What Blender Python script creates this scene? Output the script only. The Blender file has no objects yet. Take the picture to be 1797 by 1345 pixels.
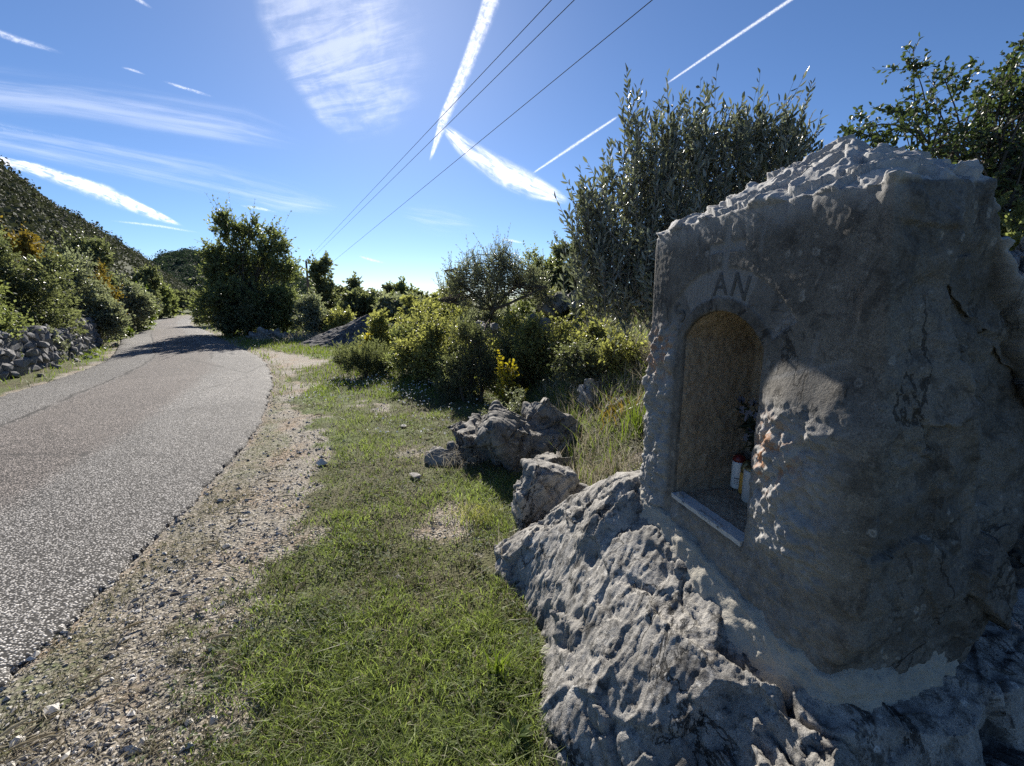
import bpy, bmesh, math
import numpy as np
from mathutils import Vector, Matrix

# ------------------------------------------------------------------ camera, sky, sun, exposure
scn = bpy.context.scene
C = scn.collection
W_PX, H_PX, F_PX = 1797.0, 1345.0, 800.0
CAM_Z = 1.55
PITCH = math.atan(147.5 / F_PX)
cam_d = bpy.data.cameras.new('camera')
cam_d.sensor_width = 36.0
cam_d.lens = 36.0 * F_PX / W_PX
cam_d.clip_start = 0.02
cam_d.clip_end = 90000.0
cam = bpy.data.objects.new('camera', cam_d)
cam.location = (0, 0, CAM_Z)
cam.rotation_euler = (math.pi / 2 - PITCH, 0, 0)
C.objects.link(cam)
scn.camera = cam

SUN_AZ, SUN_EL = math.radians(-13.3), math.radians(31.0)     # azimuth from +Y towards +X
SUN = Vector((math.sin(SUN_AZ) * math.cos(SUN_EL), math.cos(SUN_AZ) * math.cos(SUN_EL), math.sin(SUN_EL)))
world = bpy.data.worlds.new('World')
scn.world = world
world.use_nodes = True
wn = world.node_tree
for n_ in list(wn.nodes): wn.nodes.remove(n_)
sky = wn.nodes.new('ShaderNodeTexSky')
sky.sky_type = 'NISHITA'
sky.sun_disc = False
sky.sun_elevation = SUN_EL
sky.sun_rotation = SUN_AZ
sky.altitude = 0
sky.air_density = 0.72
sky.dust_density = 0.14
sky.ozone_density = 7.0
bg = wn.nodes.new('ShaderNodeBackground')
bg.inputs['Strength'].default_value = 0.058
wo = wn.nodes.new('ShaderNodeOutputWorld')
wn.links.new(sky.outputs[0], bg.inputs[0])
wn.links.new(bg.outputs[0], wo.inputs[0])

sun_d = bpy.data.lights.new('sun', 'SUN')
sun_d.energy = 5.0
sun_d.angle = math.radians(0.55)
sun_d.color = (1.0, 0.945, 0.86)
sun_o = bpy.data.objects.new('sun', sun_d)
sun_o.rotation_euler = (-SUN).to_track_quat('-Z', 'Y').to_euler()
C.objects.link(sun_o)

scn.view_settings.view_transform = 'Standard'
scn.view_settings.look = 'None'
scn.view_settings.gamma = 1.0
scn.view_settings.use_curve_mapping = False
scn.view_settings.exposure = 1.15
scn.render.engine = 'CYCLES'
scn.cycles.max_bounces = 6
scn.cycles.transparent_max_bounces = 16
scn.cycles.use_denoising = False
scn.cycles.sample_clamp_indirect = 4.0
scn.cycles.sample_clamp_direct = 12.0

# ------------------------------------------------------------------ geometry helpers
SP, CP = math.sin(PITCH), math.cos(PITCH)
def ray(px, py):
    u, v = (px - W_PX / 2) / F_PX, (H_PX / 2 - py) / F_PX
    return np.array((u, CP + v * SP, -SP + v * CP))
def at(px, py, Y):
    d = ray(px, py)
    return np.array((0, 0, CAM_Z)) + d * (Y / d[1])
def at_z(px, py, z=0.0):
    d = ray(px, py)
    return np.array((0, 0, CAM_Z)) + d * ((z - CAM_Z) / d[2])

_r = np.random.default_rng(11)
PERM = _r.permutation(256)
PERM = np.concatenate([PERM, PERM, PERM])
GRAD = _r.normal(size=(256, 3)); GRAD /= np.linalg.norm(GRAD, axis=1)[:, None]
RND3 = _r.random((256, 3))
def _h(i, j, k):
    return PERM[PERM[PERM[i & 255] + (j & 255)] + (k & 255)]
def perlin(p):
    p = np.asarray(p, float)
    i = np.floor(p).astype(int); f = p - i
    w = f * f * f * (f * (f * 6 - 15) + 10)
    out = np.zeros(len(p))
    for a in (0, 1):
        for b in (0, 1):
            for c in (0, 1):
                g = GRAD[_h(i[:, 0] + a, i[:, 1] + b, i[:, 2] + c)]
                d = ((f - (a, b, c)) * g).sum(1)
                out += d * (w[:, 0] if a else 1 - w[:, 0]) * (w[:, 1] if b else 1 - w[:, 1]) * (w[:, 2] if c else 1 - w[:, 2])
    return out * 1.6
def fbm(p, octv=4, gain=0.5, lac=2.03):
    s = np.zeros(len(p)); a = 1.0
    p = np.asarray(p, float)
    for o in range(octv):
        s += a * perlin(p + o * 17.3); a *= gain; p = p * lac
    return s
def ridged(p, octv=3):
    s = np.zeros(len(p)); a = 1.0
    p = np.asarray(p, float)
    for o in range(octv):
        s += a * (1 - np.abs(perlin(p + o * 9.1)) * 1.6); a *= 0.5; p = p * 2.1
    return s / 1.75
def worley(p):
    p = np.asarray(p, float)
    i = np.floor(p).astype(int); f = p - i
    best = np.full(len(p), 9.0)
    for a in (-1, 0, 1):
        for b in (-1, 0, 1):
            for c in (-1, 0, 1):
                q = RND3[_h(i[:, 0] + a, i[:, 1] + b, i[:, 2] + c)] + (a, b, c)
                best = np.minimum(best, ((q - f) ** 2).sum(1))
    return np.sqrt(best)
def facets(p):
    """flat, randomly tilted plates, one to a cell"""
    p = np.asarray(p, float)
    i = np.floor(p).astype(int); f = p - i
    best = np.full(len(p), 9.0); val = np.zeros(len(p))
    for a in (-1, 0, 1):
        for b in (-1, 0, 1):
            for c in (-1, 0, 1):
                hh = _h(i[:, 0] + a, i[:, 1] + b, i[:, 2] + c)
                d = f - (RND3[hh] + (a, b, c)); q = (d ** 2).sum(1)
                m = q < best
                val = np.where(m, (d * GRAD[hh]).sum(1) + 0.45 * (RND3[hh][:, 0] - 0.5), val); best = np.where(m, q, best)
    return val
def sm(a, b, x):
    t = np.clip((np.asarray(x, float) - a) / (b - a), 0, 1)
    return t * t * (3 - 2 * t)
def n2(x, y, s, o=0.0):
    x, y = np.broadcast_arrays(np.asarray(x, float), np.asarray(y, float))
    return perlin(np.stack([x.ravel() * s + o, y.ravel() * s - o, np.full(x.size, 0.37 + o)], 1)).reshape(x.shape)

def make_mesh(name, V, faces, mats=(), smooth=False, attrs=None, midx=None):
    V = np.ascontiguousarray(V, dtype=np.float32)
    if not isinstance(faces, (list, tuple)): faces = [faces]
    faces = [np.asarray(f, dtype=np.int32) for f in faces if len(f)]
    me = bpy.data.meshes.new(name)
    me.vertices.add(len(V)); me.vertices.foreach_set('co', V.ravel())
    loops = np.concatenate([f.ravel() for f in faces])
    tot = np.concatenate([np.full(len(f), f.shape[1], np.int32) for f in faces])
    st = np.concatenate([[0], np.cumsum(tot)[:-1]]).astype(np.int32)
    me.loops.add(len(loops)); me.loops.foreach_set('vertex_index', loops)
    me.polygons.add(len(tot)); me.polygons.foreach_set('loop_start', st); me.polygons.foreach_set('loop_total', tot)
    me.polygons.foreach_set('use_smooth', np.full(len(tot), smooth, bool))
    if midx is not None: me.polygons.foreach_set('material_index', np.asarray(midx, np.int32))
    for m in mats: me.materials.append(m)
    for k, a in (attrs or {}).items():
        at_ = me.attributes.new(k, 'FLOAT', 'POINT'); at_.data.foreach_set('value', np.asarray(a, np.float32))
    me.update(calc_edges=True); me.validate()
    return me
def obj(name, me, parent=None, loc=None):
    o = bpy.data.objects.new(name, me)
    C.objects.link(o)
    if loc is not None: o.location = loc
    if parent is not None: o.parent = parent
    return o
def tag(o, label=None, cat=None, group=None, kind=None):
    if label: o['label'] = label
    if cat: o['category'] = cat
    if group: o['group'] = group
    if kind: o['kind'] = kind
    return o
def empty(name, loc, label, cat, group=None):
    e = bpy.data.objects.new(name, None); C.objects.link(e)
    e.location = loc; e.empty_display_size = 0.1
    return tag(e, label, cat, group)
def grid_faces(nu, nv):
    a = (np.arange(nu - 1)[:, None] * nv + np.arange(nv - 1)[None]).ravel()
    return np.stack([a, a + nv, a + nv + 1, a + 1], 1)
def tube_mesh(paths, radii, sides=5):
    """paths (N,M,3), radii (N,M): merged tubes"""
    paths = np.asarray(paths, float); radii = np.asarray(radii, float)
    N, M, _ = paths.shape
    t = np.gradient(paths, axis=1); t /= np.linalg.norm(t, axis=2, keepdims=True) + 1e-9
    ref = np.where(np.abs(t[:, :, 2:3]) > 0.9, np.array([1.0, 0, 0]), np.array([0, 0, 1.0]))
    a = np.cross(t, ref); a /= np.linalg.norm(a, axis=2, keepdims=True) + 1e-9
    b = np.cross(t, a)
    ang = np.arange(sides) / sides * 2 * np.pi
    V = paths[:, :, None] + radii[:, :, None, None] * (a[:, :, None] * np.cos(ang)[None, None, :, None] + b[:, :, None] * np.sin(ang)[None, None, :, None])
    V = V.reshape(-1, 3)
    n_, m_, s_ = np.meshgrid(np.arange(N), np.arange(M - 1), np.arange(sides), indexing='ij')
    base = n_ * M * sides + m_ * sides
    s2 = (s_ + 1) % sides
    F = np.stack([base + s_, base + s2, base + sides + s2, base + sides + s_], -1).reshape(-1, 4)
    return V, F
def bez(p0, p1, p2, m=7):
    t = np.linspace(0, 1, m)[None, :, None]
    return (1 - t) ** 2 * p0[:, None] + 2 * t * (1 - t) * p1[:, None] + t ** 2 * p2[:, None]
def unit(v):
    return v / (np.linalg.norm(v, axis=-1, keepdims=True) + 1e-9)
def hull_object(pts):
    bm = bmesh.new()
    for p in pts: bm.verts.new(p)
    r_ = bmesh.ops.convex_hull(bm, input=bm.verts)
    loose = [v for v in bm.verts if not v.link_faces]
    bmesh.ops.delete(bm, geom=loose, context='VERTS')
    bmesh.ops.recalc_face_normals(bm, faces=bm.faces)
    me = bpy.data.meshes.new('hull'); bm.to_mesh(me); bm.free()
    return me
def remesh(meshes, voxel, cut=None):
    """union of closed meshes (minus cut) rebuilt as an even skin; returns V, F, normals"""
    bm = bmesh.new()
    for me in meshes: bm.from_mesh(me)
    me = bpy.data.meshes.new('raw'); bm.to_mesh(me); bm.free()
    o = bpy.data.objects.new('raw', me); C.objects.link(o)
    co = None
    if cut is not None:
        co = bpy.data.objects.new('cut', cut); C.objects.link(co)
        b_ = o.modifiers.new('b', 'BOOLEAN'); b_.operation = 'DIFFERENCE'; b_.object = co; b_.solver = 'EXACT'
    r_ = o.modifiers.new('r', 'REMESH'); r_.mode = 'VOXEL'; r_.voxel_size = voxel; r_.adaptivity = 0
    dg = bpy.context.evaluated_depsgraph_get()
    ev = o.evaluated_get(dg); em = ev.to_mesh()
    V = np.empty(len(em.vertices) * 3); em.vertices.foreach_get('co', V); V = V.reshape(-1, 3)
    n_q = len(em.polygons)
    lt = np.empty(n_q, np.int32); em.polygons.foreach_get('loop_total', lt)
    lv = np.empty(len(em.loops), np.int32); em.loops.foreach_get('vertex_index', lv)
    st = np.concatenate([[0], np.cumsum(lt)[:-1]])
    Fs = []
    for k in np.unique(lt):
        idx = st[lt == k]
        Fs.append(lv[idx[:, None] + np.arange(k)[None]])
    ev.to_mesh_clear()
    bpy.data.objects.remove(o); bpy.data.meshes.remove(me)
    if co is not None: bpy.data.objects.remove(co)
    return V, Fs
def vnormals(V, Fs):
    N = np.zeros_like(V)
    for F in Fs:
        a, b, c = V[F[:, 0]], V[F[:, 1]], V[F[:, 2]]
        n = np.cross(b - a, c - a)
        if F.shape[1] == 4:
            n = n + np.cross(c - a, V[F[:, 3]] - a)
        for k in range(F.shape[1]):
            for d in range(3):
                N[:, d] += np.bincount(F[:, k], n[:, d], len(V))
    return unit(N)
def smooth_field(N, Fs, it=3):
    for _ in range(it):
        S = np.zeros_like(N); cnt = np.zeros(len(N))
        for F in Fs:
            k = F.shape[1]
            avg = N[F].mean(1)
            for q in range(k):
                for d in range(N.shape[1]):
                    S[:, d] += np.bincount(F[:, q], avg[:, d], len(N))
                cnt += np.bincount(F[:, q], minlength=len(N))
        N = S / np.maximum(cnt, 1)[:, None]
    return N

# ------------------------------------------------------------------ material helpers
class NT:
    def __init__(s, name):
        s.m = bpy.data.materials.new(name); s.m.use_nodes = True
        s.t = s.m.node_tree
        for n in list(s.t.nodes): s.t.nodes.remove(n)
        s.out = s.n('ShaderNodeOutputMaterial')
    def n(s, typ, **kw):
        nd = s.t.nodes.new(typ)
        for k, v in kw.items():
            if k.startswith('_'): setattr(nd, k[1:], v)
        return nd
    def set(s, nd, **kw):
        for k, v in kw.items():
            key = k.replace('_', ' ')
            inp = nd.inputs[key] if key in nd.inputs else nd.inputs[k]
            s.put(inp, v)
        return nd
    def put(s, inp, v):
        if hasattr(v, 'is_linked') or isinstance(v, bpy.types.NodeSocket): s.t.links.new(v, inp)
        elif isinstance(v, (tuple, list)):
            inp.default_value = tuple(v) + ((1.0,) if len(v) == 3 and len(inp.default_value) == 4 else ())
        else: inp.default_value = v
    def coord(s, kind='Object'):
        return s.n('ShaderNodeTexCoord').outputs[kind]
    def mapping(s, vec, scale=(1, 1, 1), rot=(0, 0, 0), loc=(0, 0, 0)):
        m = s.n('ShaderNodeMapping'); s.put(m.inputs[0], vec)
        m.inputs['Scale'].default_value = scale; m.inputs['Rotation'].default_value = rot; m.inputs['Location'].default_value = loc
        return m.outputs[0]
    def noise(s, vec, scale, detail=4, rough=0.55, dist=0.0, col=False):
        nd = s.n('ShaderNodeTexNoise'); s.put(nd.inputs['Vector'], vec)
        nd.inputs['Scale'].default_value = scale; nd.inputs['Detail'].default_value = detail
        nd.inputs['Roughness'].default_value = rough; nd.inputs['Distortion'].default_value = dist
        return nd.outputs['Color' if col else 'Fac']
    def voro(s, vec, scale, feature='F1', out='Distance', rand=1.0):
        nd = s.n('ShaderNodeTexVoronoi'); nd.feature = feature; s.put(nd.inputs['Vector'], vec)
        nd.inputs['Scale'].default_value = scale; nd.inputs['Randomness'].default_value = rand
        return nd.outputs[out]
    def attr(s, name):
        nd = s.n('ShaderNodeAttribute'); nd.attribute_name = name; return nd.outputs['Fac']
    def math(s, op, a, b=0.0, clamp=False):
        nd = s.n('ShaderNodeMath'); nd.operation = op; nd.use_clamp = clamp
        s.put(nd.inputs[0], a); s.put(nd.inputs[1], b); return nd.outputs[0]
    def ss(s, a, b, x):
        nd = s.n('ShaderNodeMapRange'); nd.interpolation_type = 'SMOOTHSTEP'
        s.put(nd.inputs[0], x); s.put(nd.inputs[1], a); s.put(nd.inputs[2], b)
        return nd.outputs[0]
    def mix(s, f, a, b):
        nd = s.n('ShaderNodeMix'); nd.data_type = 'RGBA'
        s.put(nd.inputs[0], f); s.put(nd.inputs[6], a); s.put(nd.inputs[7], b); return nd.outputs[2]
    def mul(s, a, b):
        nd = s.n('ShaderNodeMix'); nd.data_type = 'RGBA'; nd.blend_type = 'MULTIPLY'
        nd.inputs[0].default_value = 1.0
        s.put(nd.inputs[6], a); s.put(nd.inputs[7], b); return nd.outputs[2]
    def bump(s, h, strength=0.5, dist=0.01, normal=None):
        nd = s.n('ShaderNodeBump'); s.put(nd.inputs['Height'], h)
        nd.inputs['Strength'].default_value = strength; nd.inputs['Distance'].default_value = dist
        if normal is not None: s.put(nd.inputs['Normal'], normal)
        return nd.outputs[0]
    def bsdf(s, col, rough=0.8, spec=0.3, normal=None, metal=0.0, **kw):
        nd = s.n('ShaderNodeBsdfPrincipled')
        s.put(nd.inputs['Base Color'], col); s.put(nd.inputs['Roughness'], rough)
        s.put(nd.inputs['Specular IOR Level'], spec); s.put(nd.inputs['Metallic'], metal)
        if normal is not None: s.put(nd.inputs['Normal'], normal)
        for k, v in kw.items(): s.put(nd.inputs[k.replace('_', ' ')], v)
        return nd.outputs[0]
    def done(s, sh):
        s.t.links.new(sh, s.out.inputs['Surface']); return s.m

def limestone(name, base=(0.34, 0.33, 0.32), dark=(0.10, 0.10, 0.105), light=(0.52, 0.51, 0.49), darkness=0.5, shrine=False, bump=1.0):
    t = NT(name); c = t.coord()
    big = t.noise(c, 3.1, 8, 0.68, 0.6)
    mid = t.noise(c, 17, 10, 0.72, 0.6)
    fine = t.noise(c, 95, 6, 0.7)
    col = t.mix(t.ss(0.36, 0.68, big), base, tuple(x * 0.55 for x in base))
    col = t.mix(t.math('MULTIPLY', t.ss(0.50, 0.66, mid), darkness), col, dark)
    col = t.mix(t.math('MULTIPLY', t.ss(0.40, 0.28, mid), 0.65), col, light)
    col = t.mix(t.math('MULTIPLY', t.ss(0.535, 0.62, t.noise(t.mapping(c, loc=(9, 4, 2)), 6.5, 10, 0.74, 0.3)), darkness * 0.85), col, dark)
    v = t.math('ADD', t.voro(t.mapping(c, loc=(3.1, 1.7, 0.4)), 24), t.math('MULTIPLY', t.math('SUBTRACT', t.noise(c, 60, 4, 0.7), 0.5), 0.35))
    ring = t.math('MULTIPLY', t.ss(0.10, 0.17, v), t.ss(0.32, 0.22, v))
    gate = t.ss(0.52, 0.64, t.noise(c, 7.0, 3, 0.6, 0.0))
    col = t.mix(t.math('MULTIPLY', t.math('MULTIPLY', t.math('ADD', t.math('MULTIPLY', t.ss(0.30, 0.16, v), 0.35), t.math('MULTIPLY', ring, 0.6)), gate), 0.7), col, light)
    sp = t.voro(c, 150)
    col = t.mix(t.math('MULTIPLY', t.ss(0.30, 0.15, sp), 0.45), col, dark)
    col = t.mul(col, t.mix(fine, (0.48, 0.48, 0.48), (1.45, 1.44, 1.42)))
    crk = t.math('ABSOLUTE', t.math('SUBTRACT', t.noise(t.mapping(c, (1, 1, 0.7), loc=(1, 7, 3)), 2.6, 9, 0.62, 0.8), 0.5))
    crk = t.math('MULTIPLY', t.ss(0.012, 0.002, crk), t.ss(0.47, 0.60, t.noise(c, 2.2, 3, 0.5)))
    col = t.mix(t.math('MULTIPLY', crk, 0.8), col, tuple(x * 0.5 for x in dark))
    grain = t.ss(0.25, 0.75, t.noise(c, 270, 5, 0.75))
    col = t.mul(col, t.mix(grain, (0.55, 0.55, 0.55), (1.42, 1.41, 1.39)))
    if shrine:
        col = t.mix(t.math('MULTIPLY', t.attr('sun_pale'), 0.85), col, t.mul(t.mix(t.ss(0.35, 0.65, mid), (0.47, 0.46, 0.44), (0.34, 0.33, 0.315)), t.mix(fine, (0.7, 0.7, 0.7), (1.25, 1.25, 1.25))))  # rough stone, coloured paler than the sides to stand in for direct sun
        col = t.mix(t.math('MULTIPLY', t.attr('rust'), t.ss(0.46, 0.60, t.noise(c, 30, 5, 0.6))), col, (0.36, 0.19, 0.10))
        col = t.mix(t.math('MULTIPLY', t.attr('chisel'), t.math('ADD', t.math('MULTIPLY', t.ss(0.3, 0.75, t.noise(t.mapping(c, (1, 1, 0.2), (0.5, 0.2, 0.6)), 130, 6, 0.75)), 0.7), 0.42)), col, (0.235, 0.23, 0.22))
    h = t.math('ADD', t.math('MULTIPLY', fine, 0.8), t.math('MULTIPLY', mid, 0.35))
    h = t.math('ADD', h, t.math('MULTIPLY', t.ss(0.0, 0.25, sp), 0.35))
    h = t.math('SUBTRACT', h, t.math('MULTIPLY', crk, 1.5))
    nrm = t.bump(h, 0.7 * bump, 0.0055)
    nrm = t.bump(t.noise(c, 340, 3, 0.7), 0.4 * bump, 0.002, nrm)
    return t.done(t.bsdf(col, 0.85, 0.25, nrm))

def leaf_mat(name, c0, c1, trans=0.35, rough=0.42, spec=0.5, under=None, glow=None):
    t = NT(name)
    tint = t.attr('tint')
    col = t.mix(tint, c0, c1)
    if under is not None:
        g = t.n('ShaderNodeNewGeometry')
        col = t.mix(t.math('MULTIPLY', g.outputs['Backfacing'], 0.85), col, under)
    p = t.bsdf(col, rough, spec)
    tr = t.n('ShaderNodeBsdfTranslucent')
    t.put(tr.inputs[0], t.mul(col, glow or (1.28, 1.36, 0.86)))
    mx = t.n('ShaderNodeMixShader'); mx.inputs[0].default_value = trans
    t.t.links.new(p, mx.inputs[1]); t.t.links.new(tr.outputs[0], mx.inputs[2])
    return t.done(mx.outputs[0])

def plain(name, col, rough=0.7, spec=0.3, nscale=0, var=0.25, bump=0.0, **kw):
    t = NT(name)
    c = col; nr = None
    if nscale:
        f = t.noise(t.coord(), nscale, 5, 0.6)
        c = t.mix(f, tuple(x * (1 - var) for x in col), tuple(min(1, x * (1 + var)) for x in col))
        if bump: nr = t.bump(f, bump, 0.01)
    return t.done(t.bsdf(c, rough, spec, nr, **kw))
# ------------------------------------------------------------------ the lie of the land
RE = np.array([(-2.15, -6.0), (-2.08, -1.0), (-2.06, 0.8), (-2.10, 1.62), (-2.25, 2.36), (-2.50, 3.33), (-3.04, 5.17), (-4.1, 7.6), (-5.0, 9.35), (-6.8, 12.2), (-9.97, 16.1), (-14.6, 22.0), (-20.7, 29.5), (-24.5, 37.0), (-24.0, 48.0), (-19.0, 62.0)])
LE = np.array([(-6.2, -6.0), (-6.2, -1.0), (-6.25, 0.8), (-6.3, 1.62), (-6.5, 2.6), (-6.8, 3.8), (-7.5, 5.6), (-8.2, 7.1), (-9.1, 9.2), (-10.4, 11.6), (-12.9, 14.9), (-17.8, 21.2), (-24.8, 31.5), (-29.0, 39.0), (-28.4, 50.0), (-23.0, 64.0)])
def spline(P, n):
    k = np.arange(len(P)); q = np.linspace(0, len(P) - 1, n)
    i = np.clip(np.floor(q).astype(int), 0, len(P) - 2); f = (q - i)[:, None]
    Pm = np.vstack([2 * P[0] - P[1], P, 2 * P[-1] - P[-2]])
    a, b, c, d = Pm[i], Pm[i + 1], Pm[i + 2], Pm[i + 3]
    return 0.5 * (2 * b + (c - a) * f + (2 * a - 5 * b + 4 * c - d) * f ** 2 + (3 * b - a - 3 * c + d) * f ** 3)
REs, LEs = spline(RE, 600), spline(LE, 600)
def edge_x(y, E):
    m = E[:, 1] < 40
    return np.interp(y, E[m, 1], E[m, 0])
def road_d(x, y):
    """metres to the right of the road's right edge (perpendicular, roughly)"""
    y = np.asarray(y, float)
    sl = (edge_x(y + 0.4, REs) - edge_x(y - 0.4, REs)) / 0.8
    return (x - edge_x(y, REs)) / np.sqrt(1 + sl ** 2)
def road_dl(x, y):
    y = np.asarray(y, float)
    sl = (edge_x(y + 0.4, LEs) - edge_x(y - 0.4, LEs)) / 0.8
    return (edge_x(y, LEs) - x) / np.sqrt(1 + sl ** 2)
def ground_z(x, y):
    x = np.asarray(x, float); y = np.asarray(y, float)
    t = x + 0.10 * np.clip(y - 3, 0, 12)
    bank = 0.86 * sm(0.15, 2.1, t) * sm(1.3, 3.4, y + 0.3 * x)
    bank = bank + 0.10 * np.clip(y - 4, 0, 9) * sm(0.6, 2.6, t)
    bank = bank + 0.5 * sm(2.5, 9, x) * sm(0.5, 3, y)
    left = 0.5 * sm(1.6, 5.0, road_dl(x, y)) * (y < 60)
    rough = 0.03 * n2(x, y, 0.9) * sm(0.2, 1.2, np.maximum(road_d(x, y), road_dl(x, y)))
    far = sm(60, 90, np.hypot(x, y))
    return (bank + left + rough) * (1 - far) - 0.01
def grass_mask(x, y):
    d = road_d(x, y); dl = road_dl(x, y)
    wob = 0.32 * n2(x, y, 1.3) + 0.22 * n2(x, y, 4.1, 3.3)
    w = 0.80 - 0.42 * sm(4.6, 7.0, y) + 0.9 * np.exp(-((y - 11.8) / 1.5) ** 2)
    g = sm(-0.22, 0.36, d - w + wob)
    patch = sm(0.28, 0.62, n2(x, y, 0.8, 7.7) * 0.9 + n2(x, y, 2.9, 1.7) * 0.55) * sm(0.2, 1.0, d - w)
    g = g * (1 - 0.75 * patch)
    g = g * (1 - 0.9 * np.exp(-(((x + 0.42) / 0.26) ** 2 + ((y - 3.05) / 0.42) ** 2)))
    g = g * (1 - 0.6 * np.exp(-(((x + 1.0) / 0.5) ** 2 + ((y - 4.5) / 0.35) ** 2)))
    moss = 0.43 * sm(-0.02, 0.06, d) * sm(0.42, 0.2, d + 0.3 * n2(x, y, 2.2, 5.0))
    g = np.maximum(g, moss)
    left = sm(0.05, 0.35, dl + 0.15 * n2(x, y, 2.0, 9.0))
    return np.where(dl > 0, left, np.where(d > 0, g, 0.0))

def axis(fine0, fine1, step, lo, hi, grow=1.13):
    a = list(np.arange(fine0, fine1 + 1e-6, step))
    s = step
    while a[-1] < hi: s *= grow; a.append(min(a[-1] + s, hi))
    s = step; b = []
    x = fine0
    while x > lo: s *= grow; x = max(x - s, lo); b.append(x)
    return np.array(b[::-1] + a)
xs = axis(-6.5, 2.4, 0.042, -6000, 6000, 1.12)
ys = axis(0.5, 10.5, 0.045, -300, 9000, 1.12)
GX, GY = np.meshgrid(xs, ys, indexing='ij')
GZ = ground_z(GX, GY)
gm = grass_mask(GX, GY)
rd = np.minimum(road_d(GX, GY), 1e9)
on_road = sm(0.0, 0.05, -rd) * sm(0.0, 0.05, -road_dl(GX, GY)) * (GY < 70)
near = sm(14, 9, GY)
GZ = GZ + near * (0.010 * n2(GX, GY, 9.0) + 0.016 * n2(GX, GY, 3.3) * gm + 0.006 * n2(GX, GY, 22.0, 2.0)) * (1 - on_road) - 0.05 * on_road
V = np.stack([GX.ravel(), GY.ravel(), GZ.ravel()], 1)

t = NT('earth_grass_and_gravel'); c = t.coord()
g_ = t.attr('grass')
nz = t.noise(c, 11, 6, 0.65)
peb = t.voro(c, 44, out='Distance'); pebc = t.voro(c, 44, out='Color')
sep = t.n('ShaderNodeSeparateColor'); t.put(sep.inputs[0], pebc)
soil = t.mix(t.ss(0.42, 0.68, t.noise(c, 1.9, 5, 0.6, 0.4)), (0.34, 0.305, 0.25), (0.33, 0.25, 0.175))
stonec = t.mix(sep.outputs[0], (0.25, 0.222, 0.185), (0.55, 0.51, 0.445))
gravel = t.mix(t.ss(0.42, 0.30, peb), soil, stonec)
gravel = t.mul(gravel, t.mix(t.ss(0.3, 0.7, t.noise(c, 60, 5, 0.75)), (0.34, 0.34, 0.34), (1.36, 1.36, 1.36)))
turf = t.mix(nz, (0.055, 0.055, 0.026), (0.17, 0.155, 0.085))
turf = t.mix(t.ss(0.42, 0.66, t.noise(c, 0.5, 5, 0.6)), turf, (0.11, 0.145, 0.04))
f = t.ss(0.30, 0.62, t.math('ADD', g_, t.math('MULTIPLY', t.math('SUBTRACT', t.noise(c, 26, 5, 0.7), 0.5), 0.7)))
col = t.mix(f, gravel, turf)
h = t.math('ADD', t.math('MULTIPLY', t.ss(0.5, 0.0, peb), 0.9), t.noise(c, 55, 5, 0.7))
m_ground = t.done(t.bsdf(col, 0.9, 0.15, t.bump(h, 1.0, 0.018)))
ground = obj('ground', make_mesh('ground', V, grid_faces(len(xs), len(ys)), [m_ground], True, {'grass': gm.ravel()}))
tag(ground, 'gravelly earth and thin turf beside the lane', kind='structure')

# ------------------------------------------------------------------ the lane
nv_, nu_ = 1500, 34
A, B = spline(RE, nv_), spline(LE, nv_)
uu = np.concatenate([[0, 0.003, 0.007, 0.013, 0.022], np.linspace(0.04, 0.96, nu_ - 10), [0.978, 0.987, 0.993, 0.997, 1.0]])
RV = A[:, None] * (1 - uu)[None, :, None] + B[:, None] * uu[None, :, None]
jag = 0.055 * fbm(np.stack([A[:, 0] * 2.6, A[:, 1] * 2.6, np.zeros(nv_)], 1), 5, 0.62)
RV[:, 0:3, 0] += jag[:, None]; RV[:, 3, 0] += jag * 0.8; RV[:, 4, 0] += jag * 0.6; RV[:, 5, 0] += jag * 0.15
jag2 = 0.06 * fbm(np.stack([B[:, 0] * 4, B[:, 1] * 4, np.ones(nv_)], 1), 4); RV[:, -3:, 0] += jag2[:, None]; RV[:, -4, 0] += jag2 * 0.8; RV[:, -5, 0] += jag2 * 0.6
rz = 0.028 + 0.05 * (1 - (2 * uu - 1) ** 2)
rz[0] = -0.035; rz[-1] = -0.035; rz[1] = 0.000; rz[-2] = 0.000; rz[2] = 0.008; rz[-3] = 0.008; rz[3] = 0.014; rz[-4] = 0.014; rz[4] = 0.02; rz[-5] = 0.02
along = np.concatenate([[0], np.cumsum(np.linalg.norm(np.diff((A + B) / 2, axis=0), axis=1))])
RV3 = np.concatenate([RV, np.broadcast_to(rz[None, :, None], (nv_, nu_, 1))], 2).reshape(-1, 3)
RV3[:, 2] += 0.012 * perlin(RV3 * (0.6, 0.6, 0)) + ground_z(RV3[:, 0], RV3[:, 1]) * 0 
w_ = np.linalg.norm(A - B, axis=1)
ac = (uu[None] * np.ones((nv_, 1))).ravel()
al = np.repeat(along, nu_)
t = NT('worn_asphalt'); c = t.coord()
v1 = t.n('ShaderNodeTexVoronoi'); t.put(v1.inputs['Vector'], c); v1.inputs['Scale'].default_value = 86
sp1 = t.n('ShaderNodeSeparateColor'); t.put(sp1.inputs[0], v1.outputs['Color'])
chip = t.mix(t.ss(0.1, 0.9, sp1.outputs[0]), (0.19, 0.181, 0.17), (0.52, 0.50, 0.475))
asph = t.mix(t.ss(0.56, 0.36, v1.outputs['Distance']), (0.040, 0.038, 0.036), chip)
asph = t.mul(asph, t.mix(t.ss(0.3, 0.7, t.noise(c, 30, 5, 0.7)), (0.68, 0.68, 0.68), (1.30, 1.30, 1.30)))
ax = t.attr('across'); ay = t.attr('along')
wv = t.noise(c, 0.5, 4, 0.6); wv2 = t.noise(c, 2.6, 5, 0.65)
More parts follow.
